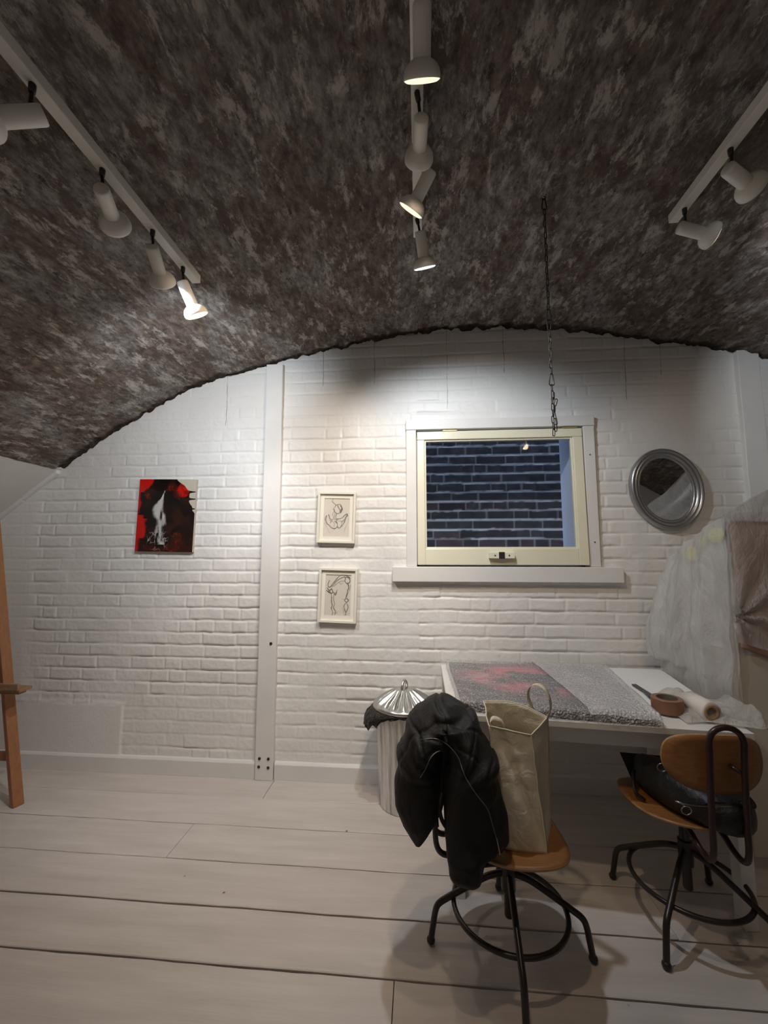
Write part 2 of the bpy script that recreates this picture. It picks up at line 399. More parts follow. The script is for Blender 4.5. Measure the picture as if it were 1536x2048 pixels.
# --- vault
xs = np.concatenate([[PX[0]-.03], np.arange(PX[0], PX[-1], .013), [PX[-1]]]); ys = np.arange(YB, WY+.05, .013)
X, Y = np.meshgrid(xs, ys)
zv = vault_z(X); dzdx = np.gradient(zv, axis=1)/np.gradient(X, axis=1); nl = np.sqrt(1+dzdx**2)
nf = (fbm(X*2, Y*1.2, 3, 70)-.5)*.035+(fbm(X*9, Y*5, 4, 71)-.5)*.022+(fbm(X*30, Y*16, 3, 72)-.5)*.009
edge = sstep(.10, 0, WY-Y); jag = edge*(fbm(X*26, Y*26, 4, 73)-.42)*.065
nf = nf*(1-.5*edge)+jag-.004
zv2 = zv+nf; co = np.stack([X-dzdx/nl*nf*0, Y, zv2], -1)
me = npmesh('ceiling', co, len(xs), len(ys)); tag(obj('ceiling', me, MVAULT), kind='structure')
# sloping white boards under the springing of the vault
def soffit(name, x0, z0, x1, z1):
    bm = bmesh.new(); t = .02
    hexa(bm, [(x0, YB, z0), (x1, YB, z1), (x1, YB, z1+t), (x0, YB, z0+t)], [(x0, WY, z0), (x1, WY, z1), (x1, WY, z1+t), (x0, WY, z0+t)])
    return tag(obj(name, bm, MPLAST), kind='structure')
soffit('ceiling_slope_left', -2.415, 1.925, XL, 1.22); soffit('ceiling_slope_right', 3.37, 1.925, XR, 1.45)
bm = bmesh.new(); dx_, dz_ = -2.852+2.421, 1.598-1.927
L_ = math.hypot(dx_, dz_); ux, uz = dx_/L_, dz_/L_; nx_, nz_ = -uz, ux
def strip(s0, s1, off, th, y0, y1):
    a = (-2.43+ux*s0, 1.925+uz*s0); b = (-2.43+ux*s1, 1.925+uz*s1)
    P = []
    for (px, pz) in (a, b): P += [(px+off*(-nx_), pz-off*abs(nz_))]
    (ax, az), (bx_, bz_) = P
    hexa(bm, [(ax, y0, az), (bx_, y0, bz_), (bx_+uz*0, y0, bz_-th), (ax, y0, az-th)], [(ax, y1, az), (bx_, y1, bz_), (bx_, y1, bz_-th), (ax, y1, az-th)])
strip(0, .30, .0, .034, WY-.035, WY-.004); strip(.305, 1.1, .0, .036, WY-.032, WY-.004)
tag(obj('trim_1', bm, MTRIM, bevel=.004), kind='structure')
# --- floor: boards parallel with the back wall
bm = bmesh.new()
edges = [2.60, 2.384, 2.145, 1.908, 1.680, 1.462, 1.235, 1.0, .765, .53, .29, .05, -.2, -.44, -.68, -.92, -1.16, -1.4, -1.64, -1.88, -2.12, -2.36, -2.62]
gaps = [0, .0022, .003, .004, .007, .006, .008, .008] + [.004]*20
cuts = {0: [-.875, 1.4], 1: [], 2: [-1.138], 3: [.9], 4: [-2.2], 5: [-.09, 2.1], 6: [-1.5, 1.3]}
rs = random.Random(5)
for i in range(len(edges)-1):
    y1, y0 = edges[i], edges[i+1]
    cs = [XL]+cuts.get(i, [rs.uniform(-2, 2)])+[XR]
    for a, b in zip(cs, cs[1:]):
        n = 40; g = gaps[min(i, 27)]/2; g1 = gaps[min(i+1, 27)]/2; x0, x1 = a+.0015, b-.0015
        dz = rs.uniform(-.0012, .0012); prev = None
        for k in range(n+1):
            x = x0+(x1-x0)*k/n; wv = .0012*math.sin(x*9+i*2)+.001*math.sin(x*31+i); wu = .0012*math.sin(x*9+i*2+2)+.001*math.sin(x*31+i+1)
            r = [(x, y1-g+wv, -.012), (x, y1-g+wv, dz-.002), (x, y1-g-.003+wv, dz), (x, y0+g1+.003+wu, dz), (x, y0+g1+wu, dz-.002), (x, y0+g1+wu, -.012)]
            cur = [bm.verts.new(p) for p in r]
            if prev:
                for j in range(5): bm.faces.new((prev[j], prev[j+1], cur[j+1], cur[j]))
            else: bm.faces.new(cur)
            prev = cur
        bm.faces.new(prev[::-1])
floor = tag(obj('floor', bm, MFLOOR), kind='structure')
tag(obj('floor_void', boxbm(XL, XR, YB, WY, -.06, -.013), MDARK), kind='structure')
# --- timber posts, baseboards
def post(name, x0, x1, z0, z1, bolts=()):
    bm = boxbm(x0, x1, WY-.034, WY+.01, z0, z1)
    bmesh.ops.subdivide_edges(bm, edges=[e for e in bm.edges if abs((e.verts[0].co-e.verts[1].co).z) > 1], cuts=60)
    for v in bm.verts: v.co.x += .003*(mnoise.noise(Vector((v.co.x*3, 0, v.co.z*4)))); v.co.y += .002*mnoise.noise(Vector((0, 3, v.co.z*3)))
    p = tag(obj(name, bm, MTRIM, bevel=.004), kind='structure')
    for bx, bz in bolts:
        b = bmesh.new(); M = Matrix.Translation((bx, WY-.0345, bz)) @ Matrix.Rotation(PI/2, 4, 'X')
        lathe(b, [(0, .004), (.007, .004), (.009, 0), (.009, -.003)], 14, M); tag(obj('bolt_head', b, MBLACK, p), 'dark bolt head')
    return p
post('trim_2', -.995, -.883, 0, 2.60, ((-.967, .125), (-.912, .125), (-.970, .078), (-.912, .075), (-.915, .80)))
post('trim_3', 1.922, 2.045, 0, 2.575)
for nme, x0, x1 in (('baseboard_left', XL, -.999), ('baseboard_back', -.879, 1.92), ('baseboard_right', 2.05, XR)):
    bm = bmesh.new(); ya = WY-.024
    hexa(bm, [(x0, WY, 0), (x0, ya, 0), (x0, ya, .088), (x0, ya+.009, .099), (x0, WY, .103)], [(x1, WY, 0), (x1, ya, 0), (x1, ya, .088), (x1, ya+.009, .099), (x1, WY, .103)])
    tag(obj(nme, bm, MTRIM, bevel=.002), kind='structure')
# --- window
win = empty('window_1', (.5, WY, 1.7)); tag(win, kind='structure')
ya, yb = WY-.030, WY+.01
bm = boxbm(-.078, 1.075, ya, yb, 2.132, 2.196); obj('head_board', bm, MTRIM, win, bevel=.003)
obj('side_board', boxbm(-.076, -.012, ya+.002, yb, 1.274, 2.131), MTRIM, win, bevel=.003)
b_ = obj('side_board', boxbm(1.008, 1.072, ya+.002, yb, 1.274, 2.131), MTRIM, win, bevel=.003)
obj('sill_board', boxbm(-.163, 1.190, WY-.048, yb, 1.182, 1.273), MTRIM, win, bevel=.004)
bm = bmesh.new()                       # deep reveal
box(bm, -.019, .004, WY+.045, WY+.34, 1.27, 2.235); box(bm, .984, 1.02, WY+.045, WY+.34, 1.27, 2.235)
box(bm, -.019, 1.02, WY+.045, WY+.34, 2.20, 2.235); box(bm, -.019, 1.02, WY+.030, WY+.05, 2.12, 2.235); box(bm, -.019, 1.02, WY+.045, WY+.36, 1.25, 1.285)
box(bm, -.019, -.012, WY, WY+.05, 1.27, 2.15); box(bm, 1.009, 1.02, WY, WY+.05, 1.27, 2.15)
obj('reveal', bm, paint('reveal_paint', (.62, .66, .74)), win)
sash = empty('sash', (.5, WY-.004, 2.128)); sash.parent = win; sash.matrix_parent_inverse = Matrix.Translation(-win.location)
T = Matrix.Translation((.5, WY-.006, 2.124)) @ Matrix.Rotation(math.radians(-1.6), 4, 'X')
def sb(x0, x1, z0, z1, y0=-.016, y1=.024): return boxbm(x0-.5, x1-.5, y0, y1, z0-2.124, z1-2.124, M=T)
bm = sb(-.007, 1.002, 2.066, 2.120); 
for a in ((-.007, .040, 1.283, 2.066), (.944, 1.002, 1.283, 2.066), (.040, .944, 1.283, 1.382)): 
    b2 = sb(*a); tmp = bpy.data.meshes.new('t'); b2.to_mesh(tmp); bm.from_mesh(tmp); b2.free()
def under(o, p): o.parent = p; o.matrix_parent_inverse = Matrix.Translation(-Vector(p.location)) @ (Matrix.Translation(-win.location+win.location)); return o
sf = obj('sash', bm, MCREAM, win, bevel=.004); bpy.data.objects.remove(sash)
# chamfered inner moulding
bm = bmesh.new()
for a in ((.040, .050, 1.382, 2.066), (.934, .944, 1.382, 2.066), (.05, .934, 1.382, 1.392), (.05, .934, 2.056, 2.066)):
    b2 = sb(*a, y0=-.004, y1=.02); tmp = bpy.data.meshes.new('t'); b2.to_mesh(tmp); bm.from_mesh(tmp); b2.free()
def kid(o, p): o.parent = p; o.matrix_parent_inverse = p.matrix_parent_inverse.inverted() if False else Matrix(); return o
def sub(name, bm, mat, part, **k):      # sub-part of a part authored in world space
    o = obj(name, bm, mat, **k); o.parent = part; return o
sub('moulding', bm, MCREAM, sf, bevel=.002)
sub('glass_pane', sb(.045, .940, 1.386, 2.062, .004, .007), MGLASS, sf)
for hx in (.20, .93):
    sub('hinge', sb(hx-.045, hx+.045, 2.119, 2.127, -.020, -.002), simple('brass_hinge', (.45, .38, .2), .5, .6), sf)
T2 = T
lb = sub('lock_block', sb(.417, .565, 1.322, 1.358, -.050, -.016), MCREAM, sf, bevel=.002)
sub('latch', sb(.472, .506, 1.320, 1.360, -.0525, -.049), MBLACK, sf, bevel=.001)
bm = bmesh.new()
for x in (.45, .532): b2 = sb(x-.004, x+.004, 1.335, 1.343, -.0515, -.049); tmp = bpy.data.meshes.new('t'); b2.to_mesh(tmp); bm.from_mesh(tmp)
sub('screw', bm, MBLACK, sf)
for x, z in ((.02, .0),): pass
for x, z in ((1.040, 1.95), (1.042, 1.42)):
    b = bmesh.new(); M = Matrix.Translation((x, ya+.001, z)) @ Matrix.Rotation(PI/2, 4, 'X'); lathe(b, [(0, .002), (.004, .002), (.004, 0)], 10, M); sub('screw_head', b, MBLACK, b_)
# the brick wall across the alley
xs = np.arange(-1.6, 3.2, .009); zs = np.arange(.4, 4.2, .009); X, Z = np.meshgrid(xs, zs)
hC = .0775
Zw = Z+.012*(fbm(X*4, Z*4, 3, 5)-.5)+.006*(fbm(X*18, Z*18, 2, 15)-.5); row = np.floor(Zw/hC).astype(int); dz = hC/2-np.abs((Zw/hC-row)-.5)*hC
dx = np.full(X.shape, 1.); bid = np.zeros(X.shape, int)
for r in np.unique(row):
    mk = row == r; L = JT[(r*3) % 40]; L = np.array([v for v in L]); x_ = X[mk]; k = np.clip(np.searchsorted(L, x_), 1, len(L)-1)
    dx[mk] = np.minimum(np.abs(x_-L[k]), np.abs(x_-L[k-1])); bid[mk] = r*131+k
rnd = np.random.RandomState(3).rand(9973)[bid % 9973]
mh = sstep(.0095, .0055, dz+.004*(fbm(X*30, Z*30, 2, 2)-.5)); mv = sstep(.008, .004, dx)*.28*(rnd > .3)
lowz = sstep(1.62, 1.50, Z+.15*fbm(X*3, Z*3, 2, 6)); mt = np.maximum(mh*(1-.75*lowz*(fbm(X*4, Z*6, 2, 9) > .45)), mv)
base = np.stack([.036+.030*rnd, .031+.024*rnd, .030+.022*rnd], -1)*(.4+1.2*fbm(X*20, Z*20, 3, 31))[..., None]
red = (lowz*(rnd > .4))[..., None]; base = base*(1-red*.5)+np.array([.11, .045, .045])*red*.5
col = base*(1-mt[..., None])+np.array([.72, .70, .66])*mt[..., None]
co = np.stack([X, 3.45+.006*mt-.010*(rnd-.5)-.012*fbm(X*25, Z*25, 3, 8), Z], -1)
me = npmesh('alley', co, len(xs), len(zs), cols=col); aw = tag(obj('wall_outside', me, MOUT), kind='structure')
# ================================================================== LIGHT FITTINGS
def spot(name, p, d, power, col, ang=85, blend=.6, par=None, size=.02):
    l = bpy.data.lights.new(name, 'SPOT'); l.energy = power; l.color = col; l.spot_size = math.radians(ang); l.spot_blend = blend; l.shadow_soft_size = size
    o = bpy.data.objects.new(name, l); C.objects.link(o)
    o.location = p; o.rotation_euler = (-Vector(d)).to_track_quat('Z', 'Y').to_euler()
    if par: o.parent = par; o.matrix_parent_inverse = Matrix.Translation(-Vector(par.location))
    return o
def rail(x, zb, y_end, label):
    bm = boxbm(x-.018, x+.018, YB+.08, y_end, zb, zb+.034)
    r = tag(obj('lighting_rail', bm, MRAIL, bevel=.002), label, 'lighting rail')
    # fixing feet up to the vault
    for y in (-.3, .25):
        zt = float(vault_z(x)); sub('fixing_foot', boxbm(x-.006, x+.006, y-.012, y+.012, zb+.03, zt+.012), MRAIL, r)
    return r
ZL, ZM, ZR = 2.49, 2.70, 2.66
rail(-.93, ZL, 1.575, 'long white lighting rail screwed to the left side of the vaulted ceiling')
rail(.006, ZM, 1.655, 'long white lighting rail running along the crown of the vaulted ceiling')
rail(1.02, ZR, 1.615, 'long white lighting rail screwed to the right side of the vaulted ceiling')
def lamp(x, zr, y, d, lens, power, col, label, ang=95, px=None, sc=1.0, group=None, on=True, drop=.062, lean=(0, 0), back=0):
    d = Vector(d).normalized(); top = Vector((x, y, zr)); piv = top+Vector((lean[0], lean[1], -drop)); hang = piv.copy()
    if back: u_ = Vector((0, 0, 1)); u_ = (u_-d*u_.dot(d)).normalized(); piv = piv-d*back-u_*.021
    t = empty('track_spotlight', top, label, 'spotlight', group)
    bm = bmesh.new(); tube(bm, [top+Vector((0, 0, .012)), top-Vector((0, 0, .004)), top+(hang-top)*.35], [.0075, .0085, .0075], 12); obj('rail_clip', bm, MBLACK, t, smooth=True)
    bm = bmesh.new(); tube(bm, [top+(hang-top)*.3, hang+(d*.02*sc if not back else Vector((0, 0, 0)))], .0048, 10); obj('stem', bm, MBLACK, t, smooth=True)
    Mx = Matrix.Translation(piv) @ frame_to(d) @ Matrix.Scale(sc, 4)
    bm = bmesh.new(); lathe(bm, [(0, -.002), (.0195, -.002), (.0215, .001), (.0222, .006), (.0222, .092), (.020, .095), (0, .095)], 36, Mx); obj('body', bm, MLAMP, t, smooth=True)
    bm = bmesh.new(); lathe(bm, [(.018, .086), (.0225, .090), (.029, .093), (.038, .100), (.044, .109), (.0465, .119), (.0465, .127), (.0455, .128), (.0445, .126), (.0435, .116), (.030, .105), (.015, .104)], 40, Mx); hd = obj('shade', bm, MLAMP, t, smooth=True)
    bm = bmesh.new(); lathe(bm, [(0, .133), (.025, .1325), (.040, .131), (.0452, .128), (.0452, .122), (.043, .120), (0, .120)], 36, Mx); obj('lens', bm, lens, t, smooth=True)
    if power: spot('bulb_light', piv+d*(.138*sc), d, power, col, ang, .55, t, .03)
    return t
def aim(piv, px, far, L=.128):          # direction of a lamp whose face is seen at px
    r = ray(*px); o = Vector((0, 0, H)); rn = r.normalized(); v = piv-o; b = v.dot(rn); disc = L*L-(v.length_squared-b*b)
    s = math.sqrt(max(disc, 0)); t = b+(s if far else -s); return (o+rn*t-piv)
def lampx(key, x, zr, y, px, far, lens, col, label, **k):
    dr = k.get('drop', .062); piv = Vector((x, y, zr-dr))+Vector((*k.get('lean', (0, 0)), 0))
    d = aim(piv, px, far, .128-k.get('back', 0)) if far is not None else Vector(px)
    return lamp(x, zr, y, d, lens, POW[key], col, label, **k)
lampx('L1', -.93, ZL, .825, (-.74, -.36, -.42), None, EW, WARM, 'white track spotlight cut off by the left photo edge, pointing left', back=.02, ang=80)
lampx('L2', -.93, ZL, 1.05, (232, 452), True, EOFF, NEUT, 'white track spotlight seen from behind, second from the camera on the left rail')
lampx('L3', -.93, ZL, 1.285, (-.20, .84, -.44), None, EC, COOL, 'white track spotlight third along the left rail, beside the bright patch of vault', ang=125)
lampx('L4', -.93, ZL, 1.475, (.25, .42, -.8), None, EN, NEUT, 'brightly lit white track spotlight at the far end of the left rail', ang=105)
lampx('M1', .006, ZM, .835, (0, .72, -.69), None, EW, WARM, 'white track spotlight nearest the camera on the crown rail, with a warm lit rim', lean=(.012, .015), ang=92)
lampx('M2', .006, ZM, 1.09, (-.06, 1, -.04), None, EOFF, COOL, 'white track spotlight on the crown rail with a peach-lit back and round head', lean=(.012, .02))
lampx('M3', .004, ZM, 1.295, (-.50, .42, -.65), None, EW, WARM, 'white track spotlight on the crown rail turned left, yellow lens facing left', lean=(.026, .01), drop=.055, back=.018, ang=106)
lampx('M4', .004, ZM, 1.555, (.14, .50, -.8), None, EC, COOL, 'white track spotlight at the far end of the crown rail with a cold white lens', lean=(.012, .008), drop=.050, ang=128)
lampx('R1', 1.02, ZR, 1.31, (1506, 366), True, EC, COOL, 'white track spotlight on the right rail pointing right at the brightly lit vault', back=.02, ang=84)
lampx('R2', 1.02, ZR, 1.545, (1428, 462), True, EW, NEUT, 'white track spotlight at the far end of the right rail, pointing right', back=.02)
# unseen lamps added for fill on the rails beside and behind the camera
for x, zr, ys, nm in ((-.93, ZL, (.45, .0), 'left'), (0, ZM, (.40, .0), 'crown'), (1.02, ZR, (.95, .5, .05), 'right')):
    for i, y in enumerate(ys):
        if x > 1 and i == 0:  # extra lamp added out of frame to brighten the cabinet front
            lamp(x, zr, y, (.38, .72, -.75), EW, POW['BR'], WARM, 'unseen white track spotlight added on the right rail to brighten the cabinet', ang=95); continue
        lamp(x, zr, y, ((-.35, -.1, -.9) if x < 0 else (.0, -.1, -1) if x == 0 else (.3, -.1, -.9)), EW, POW['B'], NEUT, 'unseen white track spotlight added for fill on the %s rail, %s before the wall behind' % (nm, ('last', 'next to last', 'third')[len(ys)-1-i]), ang=130)
# ================================================================== CHAIN
ch = empty('hanging_chain', (.512, 1.576, 2.75), 'black metal link chain hanging from the vault in front of the window', 'chain')
def link_bm(L=.031, W=.0125, r=.0018, pear=False):
    bm = bmesh.new(); P = []
    for k in range(20):
        a = 2*PI*k/20; w_ = W/2-r; hL = L/2-W/2
        x = w_*math.cos(a); z = w_*math.sin(a)+(hL if math.sin(a) >= 0 else -hL)
        if pear: x *= (1.0-.45*(z/(L/2)))
        P.append((x, 0, z))
    tube(bm, P, r, 7, closed=True); return bm
lk = obj('chain_link', link_bm(), MBLACK, ch, smooth=True, loc=(0, 0, 0)); cb = None
z = 0; first = True; k = 0; zt = float(vault_z(.512))-2.75
z = zt-.035
hook = bmesh.new(); tube(hook, smoothpath([(0, 0, zt+.03), (0, 0, zt-.012), (.007, 0, zt-.022), (0, 0, zt-.032), (-.007, 0, zt-.024)], 5), .0022, 8); ho = obj('hook', hook, MBLACK, ch, smooth=True, loc=(0, 0, 0))
cbn = obj('carabiner', link_bm(.052, .020, .0022, True), MBLACK, ch, smooth=True, loc=(0, 0, z-.015)); z -= .015+.022
PLAN = ['l']*17+['cr', 'c']+['l']*7+['cr']+['l']*8
used = False
def put(src, dz, rot, dx=0, tilt=0):
    global used
    c2 = src if (src is lk and not used) else src.copy()
    if src is lk and not used: used = True
    else: C.objects.link(c2)
    c2.parent = ch; c2.matrix_parent_inverse = Matrix(); c2.location = (dx, 0, dz); c2.rotation_euler = (0, tilt, rot); return c2
for i, s in enumerate(PLAN):
    if s == 'l': z -= .0125; put(lk, z, PI/2*(i % 2)+.25, .0012*math.sin(i*2.3), .05*math.sin(i*1.7)); z -= .0125
    elif s == 'cr': z -= .022; c2 = put(cbn, z, .2); z -= .021
    else: z -= .022; c2 = put(cbn, z, .2); c2.rotation_euler = (PI, 0, .2); z -= .021
for i in range(6): put(lk, z+.03+i*.025, PI/2*(i % 2)+.1, .008+.004*math.sin(i*2.), .25*math.sin(i*2))
print('chain bottom z', 2.75+z)
# ================================================================== PICTURES
def strokes(W, Hh, lines, bgc, ink=(.05, .045, .04)):
    xs = np.arange(W); ys = np.arange(Hh); X, Y = np.meshgrid(xs/(W-1), 1-ys/(Hh-1)); X = X*(W/Hh)
    dark = np.zeros(X.shape); rj = random.Random(2)
    lines = lines+[([(p[0]+rj.uniform(-.018, .018), p[1]+rj.uniform(-.012, .012)) for p in L], w_*.5, a_*.75) for L, w_, a_ in lines for _ in range(2)]
    for pts, wd, al in lines:
        P = smoothpath([(p[0]*W/Hh, p[1], 0) for p in pts], 7)
        dm = np.full(X.shape, 9.)
        for a, b in zip(P, P[1:]):
            dx, dy = b.x-a.x, b.y-a.y; L = dx*dx+dy*dy+1e-12
            t = np.clip(((X-a.x)*dx+(Y-a.y)*dy)/L, 0, 1); dm = np.minimum(dm, np.hypot(X-a.x-t*dx, Y-a.y-t*dy))
        wv = wd*1.15*(.55+.9*vnoise(X*30, Y*30, len(pts)))
        dark = np.maximum(dark, al*sstep(wv*1.3, wv*.5, dm))
    dark = dark[..., None]; base = np.array(bgc)*(.96+.06*fbm(X*20, Y*20, 3, 2))[..., None]
    return base*(1-dark)+np.array(ink)*dark
def flat_art(name, x0, x1, z0, z1, y, cols, mat, M=None):   # rows top to bottom
    nv, nu = cols.shape[:2]; X, Z = np.meshgrid(np.linspace(x0, x1, nu), np.linspace(z1, z0, nv))
    co = np.stack([X, np.full(X.shape, y), Z], -1)
    if M is not None: co = (co.reshape(-1, 3) @ np.array(M.to_3x3()).T+np.array(M.translation)).reshape(nv, nu, 3)
    return npmesh(name, co, nu, nv, cols=cols)
MDRAW = art_mat('ink_drawing', .6); MPAINT = art_mat('glossy_pour_paint', .18, .6)
def framed(x0, x1, z0, z1, rot, lines, label, art_label):
    w_, h_ = x1-x0, z1-z0; cx, cz = (x0+x1)/2, (z0+z1)/2
    t = empty('framed_drawing', (cx, WY-.004, cz), label, 'picture frame', 'pair of framed ink drawings')
    M = Matrix.Translation((cx, WY-.004, cz)) @ Matrix.Rotation(rot, 4, 'Y')
    f = .014; a, b = w_/2, h_/2
    bm = bmesh.new(); yf = -.034
    for q in ((-a, a, b-f, b), (-a, a, -b, -b+f), (-a, -a+f, -b+f, b-f), (a-f, a, -b+f, b-f)): box(bm, q[0], q[1], yf, 0, q[2], q[3], M=M)
    obj('frame', bm, MFRAME, t, bevel=.0012)
    bm = bmesh.new(); g = .026
    for q in ((-a+f, a-f, b-f-g, b-f), (-a+f, a-f, -b+f, -b+f+g), (-a+f, -a+f+g, -b+f+g, b-f-g), (a-f-g, a-f, -b+f+g, b-f-g)): box(bm, q[0], q[1], yf+.016, yf+.020, q[2], q[3], M=M)
    obj('mount', bm, MPAPER, t)
    cols = strokes(150, 224, lines, (.66, .61, .53))
    obj('drawing', flat_art('drawing', -a+f+g-.002, a-f-g+.002, -b+f+g-.002, b-f-g+.002, yf+.021, cols, MDRAW, M), MDRAW, t)
    obj('backing_board', boxbm(-a+f, a-f, yf+.024, -.002, -b+f, b-f, M=M), MCARD, t)
MFRAME = simple('cream_white_frame', (.80, .77, .68), .35)
D1 = [([(.33, .98), (.31, .92), (.38, .86), (.46, .82)], .006, .8), ([(.46, .82), (.60, .84), (.68, .76), (.63, .66), (.55, .60), (.42, .64), (.40, .70), (.36, .72), (.42, .78), (.46, .82)], .008, .8),
      ([(.50, .83), (.57, .74), (.62, .70), (.60, .62)], .012, .7), ([(.64, .80), (.70, .73), (.64, .62)], .012, .9), ([(.38, .66), (.33, .58), (.38, .50), (.34, .42)], .005, .6), ([(.50, .60), (.46, .52), (.50, .44), (.48, .36)], .008, .8), ([(.42, .62), (.41, .5), (.44, .42)], .006, .5),
      ([(.10, .54), (.08, .44), (.14, .34), (.22, .30), (.30, .24), (.42, .21), (.50, .24), (.54, .30), (.50, .38), (.42, .40)], .010, .85), ([(.18, .58), (.24, .48), (.30, .42), (.26, .36)], .007, .8), ([(.52, .46), (.62, .47), (.72, .50), (.80, .56), (.90, .60), (.92, .54)], .009, .85), ([(.90, .58), (.84, .46), (.78, .36), (.70, .28), (.60, .23), (.54, .26)], .009, .9), ([(.22, .42), (.34, .40), (.42, .34), (.40, .26)], .005, .6), ([(.56, .40), (.66, .42), (.72, .36), (.66, .28)], .005, .6),
      ([(.04, .50), (.06, .34), (.14, .24), (.20, .16), (.26, .10)], .003, .5), ([(.96, .5), (.92, .36), (.84, .24), (.80, .14)], .003, .5), ([(.28, .44), (.44, .46), (.54, .42)], .008, .5), ([(.68, .38), (.78, .44), (.86, .52)], .012, .6)]
D2 = [([(.14, .84), (.10, .74), (.16, .68), (.30, .74), (.44, .84), (.62, .92), (.80, .94), (.94, .90)], .008, .9), ([(.20, .70), (.34, .82), (.52, .95), (.72, .985), (.92, .93)], .007, .9), ([(.30, .70), (.46, .78), (.60, .84), (.70, .84)], .005, .7), ([(.50, .82), (.60, .76), (.66, .80)], .004, .6),
      ([(.70, .96), (.76, .90), (.74, .84), (.84, .78), (.94, .84), (.90, .92)], .009, .9), ([(.08, .66), (.16, .60), (.24, .64), (.30, .56), (.20, .54), (.06, .60)], .010, .95), ([(.10, .58), (.20, .56), (.26, .46), (.26, .34), (.30, .26), (.26, .18), (.32, .10), (.30, .02)], .007, .9), ([(.46, .62), (.42, .56), (.34, .50), (.34, .38), (.38, .28), (.34, .20), (.42, .12), (.40, .03)], .007, .8), ([(.44, .56), (.40, .50), (.34, .56)], .010, .8), ([(.50, .10), (.44, .06), (.36, .08)], .005, .6), ([(.24, .66), (.28, .70), (.26, .76)], .004, .6),
      ([(.84, .80), (.90, .70), (.86, .62), (.84, .54), (.80, .44)], .010, .95), ([(.96, .76), (.94, .66), (.88, .56), (.84, .46)], .005, .7), ([(.76, .40), (.84, .42), (.90, .38), (.82, .34), (.76, .38)], .009, .9), ([(.80, .32), (.74, .24), (.78, .14), (.84, .04)], .009, .8), ([(.84, .32), (.90, .22), (.84, .12), (.78, .02)], .007, .8), ([(.70, .20), (.72, .12), (.74, .04)], .004, .6), ([(.66, .42), (.72, .40)], .003, .5), ([(.98, .08), (.88, .06)], .003, .4)]
framed(-.637, -.395, 1.418, 1.740, math.radians(1.6), D1, 'cream-framed ink drawing of a figure with upturned crescent arms, the upper of two', '')
framed(-.622, -.382, .930, 1.262, math.radians(1.6), D2, 'cream-framed ink drawing of a tall bending arch shape, the lower of two', '')
# red and black poured canvas
W_, H_ = 232, 280; xs = np.linspace(0, 1, W_); ys = np.linspace(1, 0, H_); U, V = np.meshgrid(xs, ys)
n1 = fbm(U*5, V*5, 5, 90)-.5; n2 = fbm(U*9+4, V*9, 5, 91)-.5; n3 = fbm(U*22, V*22, 4, 92)
Ud, Vd = U+n1*.16, V+n2*.14
blk = np.ones(U.shape+(3,))*np.array([.006, .004, .004]); brn = np.array([.035, .008, .005]); redc = np.array([.62, .008, .006]); beige = np.array([.60, .55, .45])
col = blk+(brn-blk)*sstep(.45, .75, fbm(U*7, V*7, 5, 93))[..., None]
def blend(mk, c, col): mk = mk[..., None]; return col*(1-mk)+c*mk
veins = sstep(.05, .0, np.abs(fbm(U*16, V*16, 4, 95)-.5))
for cx, cy, rx, ry, a in ((.72, .84, .13, .13, .8), (.17, .76, .09, .08, .7), (.75, .16, .13, .15, .6), (.55, .88, .12, .08, .6), (.35, .05, .3, .05, .4), (.66, .04, .15, .05, .5)):
    d = np.hypot((Ud-cx)/rx, (Vd-cy)/ry); col = blend(sstep(1.1, .3, d)*a*(.25+.75*veins), np.array([.34, .03, .012]), col)
mleft = sstep(.15, .10, U-.10*np.sin(V*7+1)*0+np.where(V > .82, (.93-V)*.8-.06, 0)+np.where((V < .45) & (V > .20), -.03, 0)+np.where((V > .50) & (V < .82), .10, 0)+np.where(V < .18, .08, 0)+n2*.10)
col = blend(mleft, redc, col)
mtl = ((U+(1-V)*.95 < .19)).astype(float); col = blend(mtl, redc, col)
bd = .66+.16*sstep(1.0, .88, V)+.07*sstep(.9, .8, V)+.06*sstep(.7, .6, V)+.06*sstep(.58, .5, V)
spk = .13*np.exp(-((V-.825)/.012)**2)+.16*np.exp(-((V-.725)/.010)**2)+.2*np.exp(-((V-.590)/.006)**2)
mb = sstep(0, .006, U-bd-spk-n2*.02)*(V > .53); col = blend(mb, beige, col)
mr = sstep(1.05, .95, np.hypot((U-.78)/.11, (V-.85)/.10)+n2*.3)*(1-mb); mr *= sstep(.60, .72, U-(V-.85)*.6); col = blend(mr*.9*(.35+.65*sstep(.35, .6, n3)), redc*1.1, col)
cxs = .42-.05*np.sin((V-.2)*5)+.02; wd = .012+.075*sstep(.85, .55, V)*sstep(.02, .3, V+.15)
sm = sstep(1.2, .5, np.abs(Ud-cxs-.04*n2)/wd)*(V > .10)*(V < .84)
tex = sstep(.30, .62, fbm(U*14, V*6, 4, 97)+.12*sstep(.3, .6, V)); col = blend(sm*tex, np.array([.62, .62, .60]), col)
web = sstep(.035, .0, np.abs(fbm(U*13+7, V*13, 3, 99)-.5))*sstep(1.1, .7, np.hypot((U-.38)/.20, (V-.17)/.17)); col = blend(web*.75, np.array([.55, .50, .50]), col)
pt = empty('canvas_painting', (-1.645, WY-.004, 1.60), 'frameless black and red poured canvas with a white streak on the brick wall', 'painting')
M = Matrix.Translation((-1.647, WY-.004, 1.602)) @ Matrix.Rotation(math.radians(1.0), 4, 'Y'); a, b = .196, .238
obj('canvas_edge', boxbm(-a, a, -.020, .004, -b, b, M=M), simple('raw_canvas_edge', (.50, .46, .40), .7), pt, bevel=.001)
obj('painted_face', flat_art('painted_face', -a, a, -b, b, -.0206, col, MPAINT, M), MPAINT, pt)
